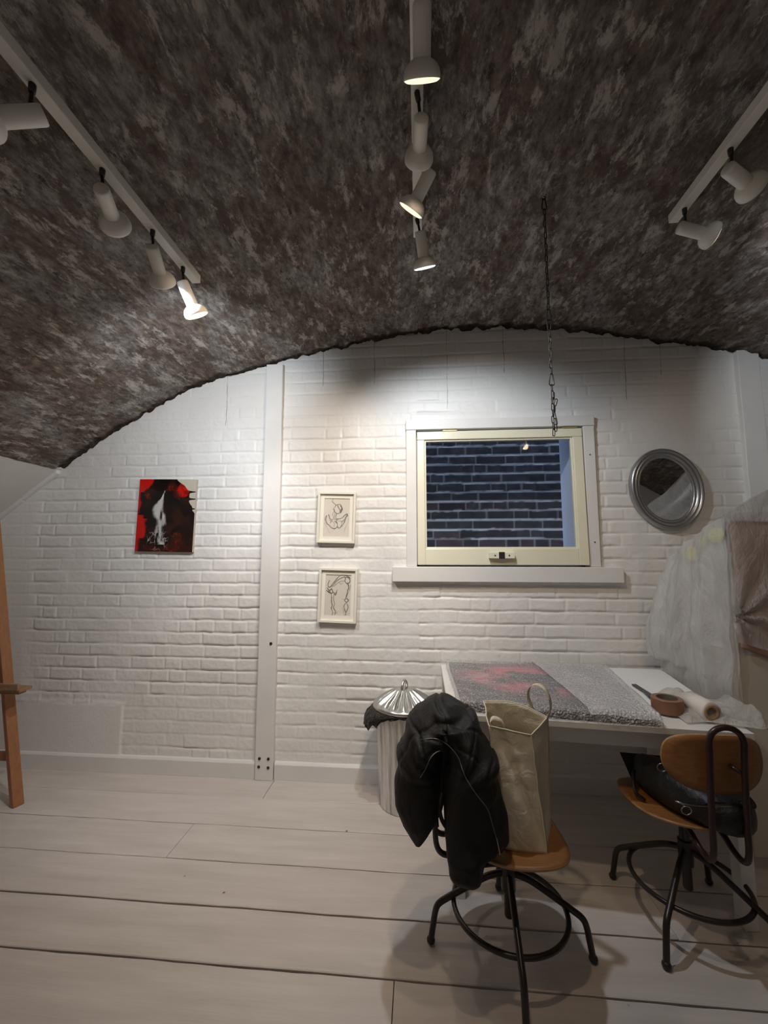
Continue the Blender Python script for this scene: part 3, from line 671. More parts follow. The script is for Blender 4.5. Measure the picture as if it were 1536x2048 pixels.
# ================================================================== MIRROR (oval)
mc = Vector((1.468, WY-.022, 1.735)); mr_ = empty('oval_mirror', mc, 'oval wall mirror in a ribbed silver frame, right of the window', 'mirror')
M = Matrix.Translation(mc) @ Matrix.Rotation(math.radians(-12), 4, 'Y') 
def oval(prof, A, B, n=96, bead=None):
    bm = bmesh.new(); R = []
    for (o_, y) in prof:
        R.append([bm.verts.new(M @ Vector(((A+o_)*math.cos(2*PI*k/n), y, (B+o_)*math.sin(2*PI*k/n)))) for k in range(n)])
    for p, q in zip(R, R[1:]):
        for k in range(n): bm.faces.new((p[k], p[(k+1) % n], q[(k+1) % n], q[k]))
    return bm
A_, B_ = .152, .192
obj('frame', oval([(-.004, .004), (-.004, -.004), (.0, -.008), (.006, -.009), (.009, -.006), (.012, -.010), (.018, -.017), (.025, -.018), (.029, -.013), (.032, -.016), (.038, -.023), (.046, -.022), (.052, -.012), (.054, .000), (.050, .020), (-.004, .004)], A_, B_), MSILVER, mr_, smooth=True)
bm = bmesh.new()
for k in range(130):
    a = 2*PI*k/130; p = M @ Vector(((A_+.0075)*math.cos(a), -.0095, (B_+.0075)*math.sin(a))); bmesh.ops.create_icosphere(bm, subdivisions=1, radius=.0026, matrix=Matrix.Translation(p))
obj('beading', bm, MSILVER, mr_, smooth=True)
bm = bmesh.new(); ring = [bm.verts.new(M @ Vector((A_*math.cos(2*PI*k/96), -.001, B_*math.sin(2*PI*k/96)))) for k in range(96)]; bm.faces.new(ring)
obj('glass', bm, MMIRROR, mr_)
# little white chip on the wall
tag(obj('wall_hook', boxbm(1.405, 1.420, WY-.03, WY, 1.035, 1.118), MCREAM, bevel=.002), 'small cream wooden batten fixed upright on the brick wall below the mirror', 'batten')
# ================================================================== TABLE
zt = .70
tb = empty('work_table', (.7, 2.1, 0), 'white laminate work table standing against the back wall', 'table')
BL, BR, FR, FL = (.124, 2.545), (1.305, 2.535), (1.210, 1.685), (.118, 1.785)
bm = bmesh.new(); hexa(bm, [(*p, zt-.024) for p in (BL, FL, FR, BR)], [(*p, zt) for p in (BL, FL, FR, BR)]); obj('table_top', bm, MTABLE, tb, bevel=.002)
bm = bmesh.new()
def ins(p, dx, dy): return (p[0]+dx, p[1]+dy)
bar(bm, (*ins(FL, .03, .05), zt-.060), (*ins(FR, -.03, .06), zt-.060), .018, .07); bar(bm, (*ins(BL, .03, -.05), zt-.060), (*ins(BR, -.05, -.05), zt-.060), .018, .07)
bar(bm, (*ins(FL, .03, .05), zt-.060), (*ins(BL, .03, -.05), zt-.060), .018, .07); bar(bm, (*ins(FR, -.03, .06), zt-.060), (*ins(BR, -.05, -.05), zt-.060), .018, .07)
obj('apron', bm, MTABLE, tb)
for p, dx, dy in ((FL, .003, .005), (FR, -.053, .05), (BL, .003, -.055), (BR, -.055, -.055)):
    x, y = p[0]+dx, p[1]+dy; obj('leg', boxbm(x, x+.05, y, y+.05, 0, zt-.024), MTABLE, tb, bevel=.002)
# white board lying on the right of the table
bm = bmesh.new(); q = [(1.00, 2.53), (.93, 1.85), (1.22, 1.80), (1.345, 2.52)]
hexa(bm, [(*p, zt+.001) for p in q], [(*p, zt+.007) for p in q]); tag(obj('foam_board', bm, simple('white_foam_board', (.86, .87, .87), .5), bevel=.001), 'white foam board lying on the right half of the table, under the tape', 'board')
# wrapped canvas
wc = empty('wrapped_canvas', (.55, 2.1, zt), 'pink and black painting wrapped in bubble wrap, lying on the table', 'wrapped painting')
A, B, Cc, D = Vector((.150, 2.50, 0)), Vector((1.02, 2.455, 0)), Vector((.905, 1.70, 0)), Vector((.165, 1.80, 0))
def bil(u, v): return A*(1-u)*(1-v)+B*u*(1-v)+Cc*u*v+D*(1-u)*v
nu, nv = 240, 180; U, V = np.meshgrid(np.linspace(0, 1, nu), np.linspace(0, 1, nv))
pk = sstep(.36, .62, fbm(U*6, V*6, 4, 201))*sstep(1.15, .3, np.hypot((U-.45)/.45, (V-.38)/.42))
strk = sstep(.52, .60, fbm(U*10+V*4, V*26, 5, 202))
c0 = np.array([.035, .035, .04])+np.zeros(U.shape+(3,)); c0 = c0*(1-pk[..., None])+np.array([.80, .13, .17])*pk[..., None]
c0 = c0*(1-.6*strk[..., None])+np.array([.55, .32, .34])*.6*strk[..., None]*(.3+pk[..., None])
rightside = sstep(.615, .62, U+.0*V); c0 = c0*(1-rightside[..., None]*.0)
P = np.zeros(U.shape+(3,))
for i in range(2): 
    P[..., i] = (A[i]*(1-U)*(1-V)+B[i]*U*(1-V)+Cc[i]*U*V+D[i]*(1-U)*V)
cen = P.reshape(-1, 3).mean(0); Pi = cen+(P-cen)*.96; Pi[..., 2] = zt+.030
obj('canvas', npmesh('canvas', Pi, nu, nv, cols=c0), art_mat('wrapped_paint', .5), wc)
bm = bmesh.new(); q = [cen+(Vector(v)-Vector(cen))*.958 for v in (A, D, Cc, B)]; q = [Vector((p.x, p.y, 0)) if hasattr(p, 'x') else Vector((p[0], p[1], 0)) for p in q]
hexa(bm, [(p.x, p.y, zt+.008) for p in q], [(p.x, p.y, zt+.0295) for p in q]); obj('stretcher', bm, simple('canvas_edge', (.10, .09, .09), .7), wc)
# wrap: closed pillow shell
nu, nv = 120, 90; co = []
bmw = bmesh.new(); topv = []; botv = []
for j in range(nv+1):
    r1 = []; r2 = []
    for i in range(nu+1):
        u, v = i/nu, j/nv; p = bil(u, v); e = min(u, 1-u, (v)*.8, (1-v)*.8)
        k = min(1, e/.022); k = math.sqrt(1-(1-k)**2)
        wob = .006*mnoise.noise(Vector((u*6, v*5, 1)))+.003*mnoise.noise(Vector((u*22, v*20, 4)))
        off = Vector((mnoise.noise(Vector((u*7, v*7, 8))), mnoise.noise(Vector((u*7, v*7, 9))), 0))*.006
        r1.append(bmw.verts.new((p.x+off.x, p.y+off.y, zt+.026+k*.020+wob*k))); r2.append(None)
    topv.append(r1)
for j in range(nv):
    for i in range(nu): bmw.faces.new((topv[j][i], topv[j][i+1], topv[j+1][i+1], topv[j+1][i]))
bound = [topv[0][i] for i in range(nu+1)]+[topv[j][nu] for j in range(1, nv+1)]+[topv[nv][i] for i in range(nu-1, -1, -1)]+[topv[j][0] for j in range(nv-1, 0, -1)]
low = []
for k_, v in enumerate(bound):
    cdir = (Vector((v.co.x, v.co.y, 0))-Vector((cen[0], cen[1], 0))).normalized(); low.append(bmw.verts.new((v.co.x+cdir.x*.004*math.sin(k_*.9), v.co.y+cdir.y*.004*math.sin(k_*.7), zt+.003)))
for i in range(len(bound)): bmw.faces.new((bound[i], bound[(i+1) % len(bound)], low[(i+1) % len(bound)], low[i]))
obj('bubble_wrap', bmw, MBUB, wc, smooth=True)
bm = bmesh.new(); rows = []        # doubled-over second layer of wrap on the right
for j in range(41):
    r = []
    for i in range(41):
        v = j/40; u0 = .545+.12*v; u = u0+(1.004-u0)*i/40; p = bil(u, .01+v*.98); e = min(i/40*1.0+.3, 1-i/40, v, 1-v); k = min(1, e/.04); k = math.sqrt(max(0, 1-(1-k)**2))
        r.append(bm.verts.new((p.x, p.y, zt+.0295+k*.021+.006*mnoise.noise(Vector((u*6, v*5, 1))))))
    rows.append(r)
for j in range(40):
    for i in range(40): bm.faces.new((rows[j][i], rows[j][i+1], rows[j+1][i+1], rows[j+1][i]))
obj('wrap_overlap', bm, MBUB2, wc, smooth=True)
# tape, rods, film roll
tp = empty('tape_roll', (1.012, 1.865, zt+.008), 'brown parcel tape roll lying flat beside the wrapped canvas', 'tape roll')
bm = bmesh.new(); M = Matrix.Translation((1.012, 1.865, zt+.008)); lathe(bm, [(.038, 0), (.055, 0), (.057, .002), (.057, .052), (.055, .054), (.038, .054)], 56, M); obj('tape', bm, MTAPE, tp, smooth=False)
bm = bmesh.new(); lathe(bm, [(.0385, .0), (.0385, .055), (.035, .055), (.035, 0)], 56, M); obj('cardboard_core', bm, simple('dark_core', (.06, .045, .03), .7), tp, smooth=True)
bm = bmesh.new(); bar(bm, (1.045, 2.20, zt+.013), (1.04, 1.985, zt+.013), .022, .006); tag(obj('metal_ruler', bm, simple('dark_ruler', (.08, .08, .09), .4, .3), bevel=.001), 'short dark metal ruler lying behind the brown tape roll', 'ruler')
pe = empty('blue_pen', (1.0, 2.0, zt+.013), 'dark blue pen poking out from behind the brown tape roll', 'pen')
bm = bmesh.new(); tube(bm, [(1.035, 2.09, zt+.0135), (1.01, 1.955, zt+.0135)], .005, 12); obj('barrel', bm, simple('blue_pen_barrel', (.02, .05, .09), .3), pe, smooth=True)
bm = bmesh.new(); tube(bm, [(1.035, 2.09, zt+.0135), (1.040, 2.115, zt+.0135)], [.0045, .001], 12); obj('tip', bm, MFEED, pe, smooth=True)
fr = empty('film_roll', (1.11, 1.80, zt), 'roll of white plastic film with cardboard core, lying at the right front of the table', 'film roll')
p0, p1 = Vector((1.120, 1.765, zt+.042)), Vector((1.11, 2.02, zt+.046)); ax = (p1-p0); Mf = Matrix.Translation(p0) @ frame_to(ax)
bm = bmesh.new(); lathe(bm, [(.024, 0), (.036, 0), (.038, .004), (.041, .05), (.038, .13), (.024, .13)], 40, Mf, mod=lambda r, z, a, i: (r+(.0025*math.sin(3*a+z*30) if 1 < i < 5 else 0), z)); obj('film', bm, MFILMS if False else simple('wound_film', (.74, .69, .64), .35, 0, .1, 30), fr, smooth=True)
bm = bmesh.new(); lathe(bm, [(.030, .001), (.030, -.002), (.020, -.003), (.018, -.001), (.018, .12), (.021, .12)], 40, Mf); obj('cardboard_core', bm, MCARD, fr, smooth=True)
bm = bmesh.new(); lathe(bm, [(0, .03), (.018, .03)], 24, Mf); obj('core_shadow_plug', bm, MDARK, fr)
bm = bmesh.new(); rows = []
for j in range(41):
    r = []
    for i in range(61):
        u, v = i/60, j/40; x = 1.015+.27*u+.05*v*u+.02*v; y = 1.745+.30*v-.02*u+.02*math.sin(u*5)
        nz = mnoise.noise(Vector((u*5, v*4, 3)))*.5+.5; rim = math.exp(-((u-.93)/.06)**2)*.045*(1-v*.4); hump = .035*math.exp(-((x-1.13)/.05)**2)*(1 if v > .12 else v/.12)
        zz = zt+.010+rim+hump+.034*nz*nz*min(1, u*6)*min(1, (1-v)*5+.2)
        edge_ = min(1, min(u, v*1.2)*10); zz = zt+.0085+(zz-zt-.0085)*edge_
        if u > .97: zz = zt+.02
        r.append(bm.verts.new((x, y, zz)))
    rows.append(r)
for j in range(40):
    for i in range(60): bm.faces.new((rows[j][i], rows[j][i+1], rows[j+1][i+1], rows[j+1][i]))
o = obj('loose_film', bm, MFILM, fr, smooth=True)
# ================================================================== RIGHT: cabinet under plastic
cb_ = empty('tall_cabinet', (1.8, 2.28, 0), 'tall off-white panelled cabinet at the right edge, draped with plastic', 'cabinet')
CX, CY = 1.43, 2.07
bm = bmesh.new(); hexa(bm, [(CX, CY, 0), (2.35, CY, 0), (2.35, 2.44, 0), (CX, 2.44, 0)], [(CX, CY, 1.50), (2.35, CY, 1.50), (2.35, 2.44, 1.335), (CX, 2.44, 1.335)]); obj('carcass', bm, MCUP, cb_, bevel=.003)
obj('door', boxbm(CX+.004, 1.575, CY-.018, CY-.001, .05, 1.49), MCUP, cb_, bevel=.003)
obj('door', boxbm(1.580, 2.34, CY-.018, CY-.001, .05, 1.49), MCUP, cb_, bevel=.003)
# pink cloth hanging on the front
bm = bmesh.new(); rows = []
for j in range(61):
    r = []
    for i in range(61):
        u, v = i/60, j/60; x = CX+.006+.62*u; zb = .93-.22*u; z_ = 1.505-(1.505-zb)*v
        d = math.hypot(x-CX, (z_-1.06)*1.2); ang = math.atan2(z_-1.06, x-CX)
        y = CY-.026-.010*math.cos(ang*9)*math.exp(-d/.25)*min(1, d/.03)-.008*mnoise.noise(Vector((u*4, v*5, 2)))-.004
        r.append(bm.verts.new((x, y, z_)))
    rows.append(r)
for j in range(60):
    for i in range(60): bm.faces.new((rows[j][i], rows[j][i+1], rows[j+1][i+1], rows[j+1][i]))
m = N('dusty_pink_cloth'); f = m.noise(3, 5, .6, None, .8)
c = m.mix(m.ramp(f, [(.35, 0), (.65, 1)]), (.43, .25, .20), (.50, .34, .27)); c = m.mix(m.ramp(m.noise(6, 4, .6, loc=(4, 0, 2)), [(.62, 0), (.72, .8)]), c, (.36, .10, .07)); m.bsdf(c, .7); 
pc = obj('pink_cloth', bm, m.m, smooth=True); sd = pc.modifiers.new('s', 'SOLIDIFY'); sd.thickness = .003; tag(pc, 'dusty pink stained cloth hung over the front of the right-hand cabinet', 'cloth')
# plastic over the side, top and rising to the right
ps = empty('plastic_sheet', (1.43, 2.3, 1.5), 'clear polythene dust sheet draped over the cabinet at the right edge', 'plastic sheet')
def grid(name, fn, nu, nv, mat, par, label=None, thick=0):
    bm = bmesh.new(); R = [[bm.verts.new(fn(i/nu, j/nv)) for i in range(nu+1)] for j in range(nv+1)]
    for j in range(nv):
        for i in range(nu): bm.faces.new((R[j][i], R[j][i+1], R[j+1][i+1], R[j+1][i]))
    o = obj(name, bm, mat, par, smooth=True)
    if label: o['label'] = label
    return o
def side(u, v):
    y = CY-.035+(2.535-CY)*u; topz = 1.535-.20*u-.10*max(0, u-.8); botz = .57+.12*u; z_ = topz+(botz-topz)*v
    fold = .022*math.sin(u*17+1.5*v)+.014*math.sin(u*38+v*4)
    x = CX-.020-.115*math.sin(min(1, v*1.35)*PI*.5)*(u**.8)*(1-.35*max(0, v-.7)/.3)-.03*v+fold*(.3+v*.7)*min(1, u*5+.15)+.012*mnoise.noise(Vector((u*7, v*8, 0)))
    if z_ < .78: x = max(x, 1.335)
    return (min(x, CX-.006), y, z_)
grid('side_fall', side, 70, 90, MSHEET, ps)
def side2(u, v):
    x, y, z_ = side(u, v); return (min(CX-.004, x+.02+.012*math.sin(u*23+2)), y+.004, z_+.004)
grid('inner_fall', side2, 60, 60, MSHEET, ps)
def front(u, v):
    x = CX-.02+.70*u; zb = .96-.2*u; z_ = 1.54+(zb-1.54)*v; d = math.hypot(x-CX, (z_-1.07)*1.2); ang = math.atan2(z_-1.07, x-CX)
    y = CY-.046-.014*math.cos(ang*8+1)*math.exp(-d/.3)-.008*mnoise.noise(Vector((u*6, v*6, 5)))
    return (x, y, z_)
grid('front_fall', front, 60, 60, MSHEET, ps)
def rise(u, v):                        # from the cabinet top up to a point on the right
    P0 = Vector((1.40, 2.03, 1.53)); P1 = Vector((1.46, 2.50, 1.35)); Q = Vector((2.2, 1.74, 2.10)); Q2 = Vector((2.6, 2.3, 1.75)); 
    a = P0.lerp(P1, v); E = Vector((1.73, 2.04, 1.70)); b = Q.lerp(Q2, v)
    mid = E.lerp(Vector((1.95, 2.45, 1.5)), v)
    p = a*(1-u)**2+mid*2*u*(1-u)+b*u*u
    p.z += .018*math.sin(v*24+u*3)*(.3+u)+.015*mnoise.noise(Vector((u*6, v*6, 7))); p.y += .012*math.sin(u*14+v*9)
    return p
grid('rising_fall', rise, 70, 60, MSHEET, ps)
def skirt(u, v):
    P0 = Vector((1.40, 2.03, 1.53)); Q = Vector((2.2, 1.74, 2.10)); E = Vector((1.73, 2.04, 1.70)); t = P0*(1-u)**2+E*2*u*(1-u)+Q*u*u
    b = Vector((1.42+.9*u, 2.03-.06*u, 1.50-.02*u)); p = t.lerp(b, v); p.y += .018*math.sin(v*6+u*22)*min(1, v*3)*u; return p
grid('front_rise', skirt, 60, 40, MSHEET, ps)
foam = simple('yellow_foam', (.72, .68, .32), .9, 0, .2, 60)
for (cx, cy, cz, r) in ((1.422, 2.115, 1.440, .042), (1.418, 2.30, 1.350, .044), (1.42, 2.21, 1.41, .022)):
    bm = bmesh.new(); bmesh.ops.create_icosphere(bm, subdivisions=3, radius=r)
    for v in bm.verts: v.co *= 1+.22*mnoise.noise(v.co*45+Vector((cx*9, cy*7, 0))); v.co = Vector((v.co.x*.28+cx, v.co.y*1.3+cy, v.co.z+cz))
    tag(obj('foam_padding', bm, foam, smooth=True), {2.115: 'yellow foam pad under plastic at the top front corner of the cabinet', 2.30: 'yellow foam pad under plastic toward the back of the cabinet side', 2.21: 'small yellow foam scrap between the two larger pads under plastic'}[cy], 'foam padding')
# ================================================================== BIN
bc = Vector((-.088, 2.412, 0)); bn = empty('dustbin', bc, 'round galvanised metal dustbin with a fluted lid beside the table', 'bin')
M = Matrix.Translation(bc); bm = bmesh.new()
def rib(r, z, a, i): return (r+(.0022*math.cos(a*30) if 3 < i < 26 else 0), z)
prof = [(0, .012), (.128, .012), (.130, .0), (.136, .002), (.137, .012)]+[(.137+.021*k/22, .014+.50*k/22) for k in range(23)]+[(.163, .518), (.163, .526), (.157, .528)]
lathe(bm, prof, 180, M, mod=rib); obj('body', bm, MGALV, bn, smooth=True)
bm = bmesh.new(); n = 160
def flute(r, z, a, i):
    k = {0: 0, 1: 0, 2: .2, 3: .7, 4: 1, 5: .8}.get(i, 0); s = math.cos(a*16); s = math.copysign(abs(s)**.5, s)
    return (r+.004*k*s, z+.009*k*s)
lathe(bm, [(0, .603), (.045, .600), (.052, .596), (.085, .575), (.125, .549), (.150, .533), (.163, .530), (.174, .524), (.176, .510), (.172, .508)], n, M, mod=flute); lid = obj('lid', bm, MLID, bn, smooth=True)
bm = bmesh.new(); tube(bm, smoothpath([(-.012, -.036, .598), (-.011, -.030, .622), (-.004, -.012, .642), (.002, .008, .644), (.01, .028, .626), (.012, .036, .598)], 6), .0075, 12); bmesh.ops.translate(bm, vec=bc, verts=bm.verts[:]); sub('handle', bm, MLID, lid, smooth=True)
for s in (-1, 1):
    bm = bmesh.new(); tube(bm, smoothpath([(s*.150, -.035, .44), (s*.185, -.035, .43), (s*.190, 0, .425), (s*.185, .035, .43), (s*.150, .035, .44)], 6), .004, 8); bmesh.ops.translate(bm, vec=bc, verts=bm.verts[:])
    if s > 0: obj('side_handle', bm, MGALV, bn, smooth=True)
    else: bm.free()
def liner(u, v):                       # black bag folded over the rim
    a = math.radians(120+200*u); r0 = .166; drop = .012+.085*math.exp(-((u-.42)/.16)**2)+.045*math.exp(-((u-.2)/.12)**2)+.02*math.sin(u*20)*.3
    flare = .050*math.exp(-((u-.36)/.22)**2); z_ = .512-drop*v*(1+.5*mnoise.noise(Vector((u*22, 1, 9)))); r = r0+.004+flare*math.sin(min(1, v*1.4)*PI*.6)+.016*mnoise.noise(Vector((u*16, v*5, 3)))*v+.010*mnoise.noise(Vector((u*45, v*9, 5)))*v+.005*math.sin(u*60)*v
    return (bc.x+r*math.cos(a), bc.y+r*math.sin(a), z_)
lo = grid('bin_liner', liner, 90, 16, MBIN, None); sd = lo.modifiers.new('s', 'SOLIDIFY'); sd.thickness = .003
tag(lo, 'crumpled black plastic liner sticking out under the dustbin lid', 'bin liner')
# ================================================================== SWIVEL STOOLS
def rp(a, r, z): return Vector((r*math.cos(a), r*math.sin(a), z))
def stool(name, loc, rotbase, rotseat, seat_z, label, redback):
    t = empty(name, (*loc, 0), label, 'swivel chair')
    O = Vector((*loc, 0)); Tm = Matrix.Translation(O)
    def put_(nm, bm, mat, **k):
        bmesh.ops.transform(bm, matrix=Tm, verts=bm.verts[:]); return obj(nm, bm, mat, t, **k)
    bm = bmesh.new(); lathe(bm, [(0, .115), (.014, .115), (.016, .12), (.016, .20), (.0235, .20), (.0245, .205), (.0245, .285), (.0175, .288), (.0165, seat_z-.012), (.055, seat_z-.012), (.055, seat_z-.004), (0, seat_z-.004)], 28)
    put_('column', bm, MSTEEL, smooth=False)
    for k in range(4):
        a = rotbase+PI/2*k; P = smoothpath([rp(a, .018, .252), rp(a, .07, .236), rp(a, .14, .196), rp(a, .205, .156), rp(a, .238, .133), rp(a, .251, .108), rp(a, .260, .060), rp(a, .268, .012)], 5)
        bm = bmesh.new(); tube(bm, P, .0105, 14); l = put_('leg', bm, MSTEEL, smooth=True)
        bm = bmesh.new(); bmesh.ops.create_uvsphere(bm, u_segments=16, v_segments=10, radius=.0145, matrix=Matrix.Translation(rp(a, .268, .0135)) @ Matrix.Diagonal((1, 1, .9, 1))); bmesh.ops.transform(bm, matrix=Tm, verts=bm.verts[:]); sub('foot', bm, MBLACK, l, smooth=True)
    bm = bmesh.new(); tube(bm, [rp(2*PI*k/64, .188, .150) for k in range(64)], .0085, 12, closed=True); put_('foot_ring', bm, MSTEEL, smooth=True)
    # seat: local +x is the front
    R2 = Matrix.Rotation(rotseat, 4, 'Z')
    def outline(s):
        out = []
        for k in range(72):
            a = 2*PI*k/72; ex = 2.9; c_, s_ = math.cos(a), math.sin(a); r = (abs(c_)**ex+abs(s_)**ex)**(-1/ex)
            x = r*c_*.182; y = r*s_*.208; y *= (1-.20*(.5-.5*x/.182)**1.4) ; out.append((x*s, y*s))
        return out
    bm = bmesh.new(); tiers = []
    for side_, sc, in (((1), 0.0), (1, .35), (1, .7), (1, .93), (1, 1.0), (-1, 1.0), (-1, .93), (-1, .6), (-1, 0.0)):
        L = []
        for (x, y) in (outline(sc) if sc > 0 else [(0, 0)]):
            z_ = -.012*math.exp(-((x+.03)/.10)**2)+.020*(y/.2)**2*(.5+.5*(-x/.18)) - .022*max(0, (x-.12)/.06)**2*.5+.012*max(0, (-x-.08)/.1)**2
            L.append(bm.verts.new((x, y, seat_z+z_+(.011 if side_ > 0 else 0)-(.002 if sc == 1.0 and side_ > 0 else 0))))
        tiers.append(L)
    for a_, b2 in zip(tiers, tiers[1:]):
        n = 72
        for k in range(n):
            if len(a_) == 1: f_ = bm.faces.new((a_[0], b2[k], b2[(k+1) % n]))
            elif len(b2) == 1: f_ = bm.faces.new((a_[k], a_[(k+1) % n], b2[0]))
            else:
                f_ = bm.faces.new((a_[k], a_[(k+1) % n], b2[(k+1) % n], b2[k]))
                if a_ is tiers[4]: f_.material_index = 1
    bmesh.ops.transform(bm, matrix=R2, verts=bm.verts[:]); put_('seat', bm, [MPLY, MPLYE], smooth=True)
    # back frame: hoop of tube that curls under the seat
    hw = .052; P = []
    one = [(-.06, hw, seat_z-.012), (-.13, hw, seat_z-.020), (-.19, hw, seat_z-.045), (-.232, hw, seat_z-.045), (-.253, hw, seat_z-.010), (-.256, hw, seat_z+.08), (-.262, hw, seat_z+.20), (-.270, hw, seat_z+.31)]
    arch = [(-.272, hw*math.cos(a), seat_z+.335+.046*math.sin(a)) for a in (0, PI/6, PI/3, PI/2, 2*PI/3, 5*PI/6, PI)]
    P = one+arch+[(x, -y, z_) for x, y, z_ in one[::-1]]
    bm = bmesh.new(); tube(bm, smoothpath(P, 5), .0095, 14); bmesh.ops.transform(bm, matrix=R2, verts=bm.verts[:]); put_('back_frame', bm, MRED if redback else MSTEEL, smooth=True)
    for s in (-1, 1):
        bm = bmesh.new(); tube(bm, [(-.262, s*hw, seat_z+.235), (-.245, s*(hw-.018), seat_z+.245), (-.232, s*(hw-.02), seat_z+.247)], .0065, 10); bmesh.ops.transform(bm, matrix=R2, verts=bm.verts[:]); put_('bracket', bm, MRED if redback else MSTEEL, smooth=True)
    # backrest panel
    bm = bmesh.new(); F = []
    def bp(u, v, off):
        y = u*.160; z_ = v*.092; x = -.222-.035*0+ .040*(y/.16)**2-off; return Vector((x, y, seat_z+.247+z_))
    tiers = []
    for off, sc in ((0, 0), (0, .4), (0, .8), (0, 1), (.009, 1), (.009, .8), (.009, .4), (.009, 0)):
        L = []
        for k in range(64):
            a = 2*PI*k/64; c_, s_ = math.cos(a), math.sin(a); r = (abs(c_)**3+abs(s_)**3)**(-1/3)
            u, v = r*c_*sc, r*s_*sc; u *= 1-.10*(.5-.5*v)*abs(v)
            L.append(bm.verts.new(bp(u, v, off)))
            if sc == 0: break
        tiers.append(L)
    for i_, (a_, b2) in enumerate(zip(tiers, tiers[1:])):
        for k in range(64):
            if len(a_) == 1: f_ = bm.faces.new((a_[0], b2[k], b2[(k+1) % 64]))
            elif len(b2) == 1: f_ = bm.faces.new((a_[k], a_[(k+1) % 64], b2[0]))
            else: f_ = bm.faces.new((a_[k], a_[(k+1) % 64], b2[(k+1) % 64], b2[k])); f_.material_index = 1 if i_ == 3 else 0
    bmesh.ops.transform(bm, matrix=R2, verts=bm.verts[:]); put_('backrest', bm, [MPLY, MPLYE], smooth=True)
    return t
stool('swivel_chair', (.298, 1.582), math.radians(-2.5), math.radians(4), .392, 'wooden swivel chair with black tube base under the jacket and cream bag', False)
stool('swivel_chair', (.985, 1.758), math.radians(45), math.radians(89), .412, 'wooden swivel chair with a black bag on its seat, its back to the camera', True)
# ================================================================== JACKET
def lofts(bm, secs, n=28):             # secs: (x, y, z, rx, ry, tilt)
    R = []
    for (x, y, z_, rx, ry, tl) in secs:
        ct, st = math.cos(tl), math.sin(tl)
        R.append([bm.verts.new((x+rx*math.cos(2*PI*k/n)*ct, y+ry*math.sin(2*PI*k/n), z_+rx*math.cos(2*PI*k/n)*st)) for k in range(n)])
    for a, b in zip(R, R[1:]):
        for k in range(n): bm.faces.new((a[k], a[(k+1) % n], b[(k+1) % n], b[k]))
    bm.faces.new(R[0][::-1]); bm.faces.new(R[-1])
def pxs(L):
    out = []
    for (px, py, Y, rx, ry, tl) in L: p = at(px, py, Y); out.append((p.x, p.y, p.z, rx*Y/FPX, ry, math.radians(tl)))
    P = []                              # densify
    for a, b in zip(out, out[1:]):
        for k in range(6): t = k/6; P.append(tuple(a[i]*(1-t)+b[i]*t for i in range(6)))
    return P+[out[-1]]
bm = bmesh.new()
lofts(bm, pxs([(893, 1399, 1.56, 20, .07, 0), (892, 1410, 1.56, 36, .12, 0), (890, 1430, 1.56, 46, .13, 0), (892, 1460, 1.56, 50, .13, 0)]))
lofts(bm, pxs([(905, 1432, 1.56, 42, .10, -60), (868, 1440, 1.55, 44, .13, -35), (846, 1490, 1.52, 46, .13, -8), (840, 1550, 1.49, 47, .10, 0), (838, 1610, 1.46, 44, .07, 0), (837, 1650, 1.45, 31, .05, 0), (836, 1675, 1.445, 17, .03, 0), (835, 1694, 1.44, 6, .014, 0)]))
lofts(bm, pxs([(858, 1450, 1.55, 48, .13, 50), (895, 1432, 1.53, 50, .14, 10), (925, 1455, 1.52, 50, .14, -25), (940, 1505, 1.48, 50, .13, -10), (940, 1570, 1.44, 50, .10, -10), (948, 1630, 1.41, 56, .07, -12), (948, 1680, 1.38, 56, .055, -14), (932, 1720, 1.35, 38, .05, 0), (932, 1755, 1.345, 33, .04, 0), (935, 1772, 1.345, 27, .02, 0)]))
lofts(bm, pxs([(930, 1510, 1.50, 30, .10, 0), (968, 1560, 1.47, 24, .09, -5), (985, 1620, 1.445, 24, .07, -5), (993, 1670, 1.43, 22, .055, -5), (992, 1700, 1.43, 14, .03, -5)]))
lofts(bm, pxs([(905, 1450, 1.50, 30, .04, -30), (870, 1480, 1.42, 26, .03, -20), (850, 1520, 1.40, 20, .02, -10), (838, 1556, 1.40, 9, .012, 0)]))
tmpo = obj('tmp', bm, MCOAT)
rmsh = tmpo.modifiers.new('r', 'REMESH'); rmsh.mode = 'VOXEL'; rmsh.voxel_size = .0055
smt = tmpo.modifiers.new('s', 'SMOOTH'); smt.iterations = 9; smt.factor = .5
dg = bpy.context.evaluated_depsgraph_get(); me = bpy.data.meshes.new_from_object(tmpo.evaluated_get(dg)); bpy.data.objects.remove(tmpo)
n = len(me.vertices); co = np.zeros(n*3, np.float32); no = np.zeros(n*3, np.float32); me.vertices.foreach_get('co', co); me.vertices.foreach_get('normal', no)
co = co.reshape(-1, 3); no = no.reshape(-1, 3)
cdist = np.hypot(co[:, 0]-.10, (co[:, 2]-.62)); ang = np.arctan2(co[:, 2]-.62, co[:, 0]-.10)
fold = .0060*np.sin(ang*11+5*fbm(co[:, 0]*6+9, co[:, 2]*6+3, 2, 5))*sstep(.02, .12, cdist)*sstep(.55, .66, co[:, 2])
vert = .0022*np.sin(co[:, 0]*60+9*fbm(co[:, 0]*5+9, co[:, 2]*4+3, 2, 7)+co[:, 1]*30)*sstep(.70, .55, co[:, 2])
a2 = np.arctan2(co[:, 2]-.56, co[:, 0]-.09)+.25*(fbm(co[:, 1]*9+7, co[:, 2]*5+3, 2, 12)-.5)
upz = sstep(.60, .72, co[:, 2]); seam = np.exp(-(np.sin(a2*7.5+.4)/.16)**2)*.0065*upz
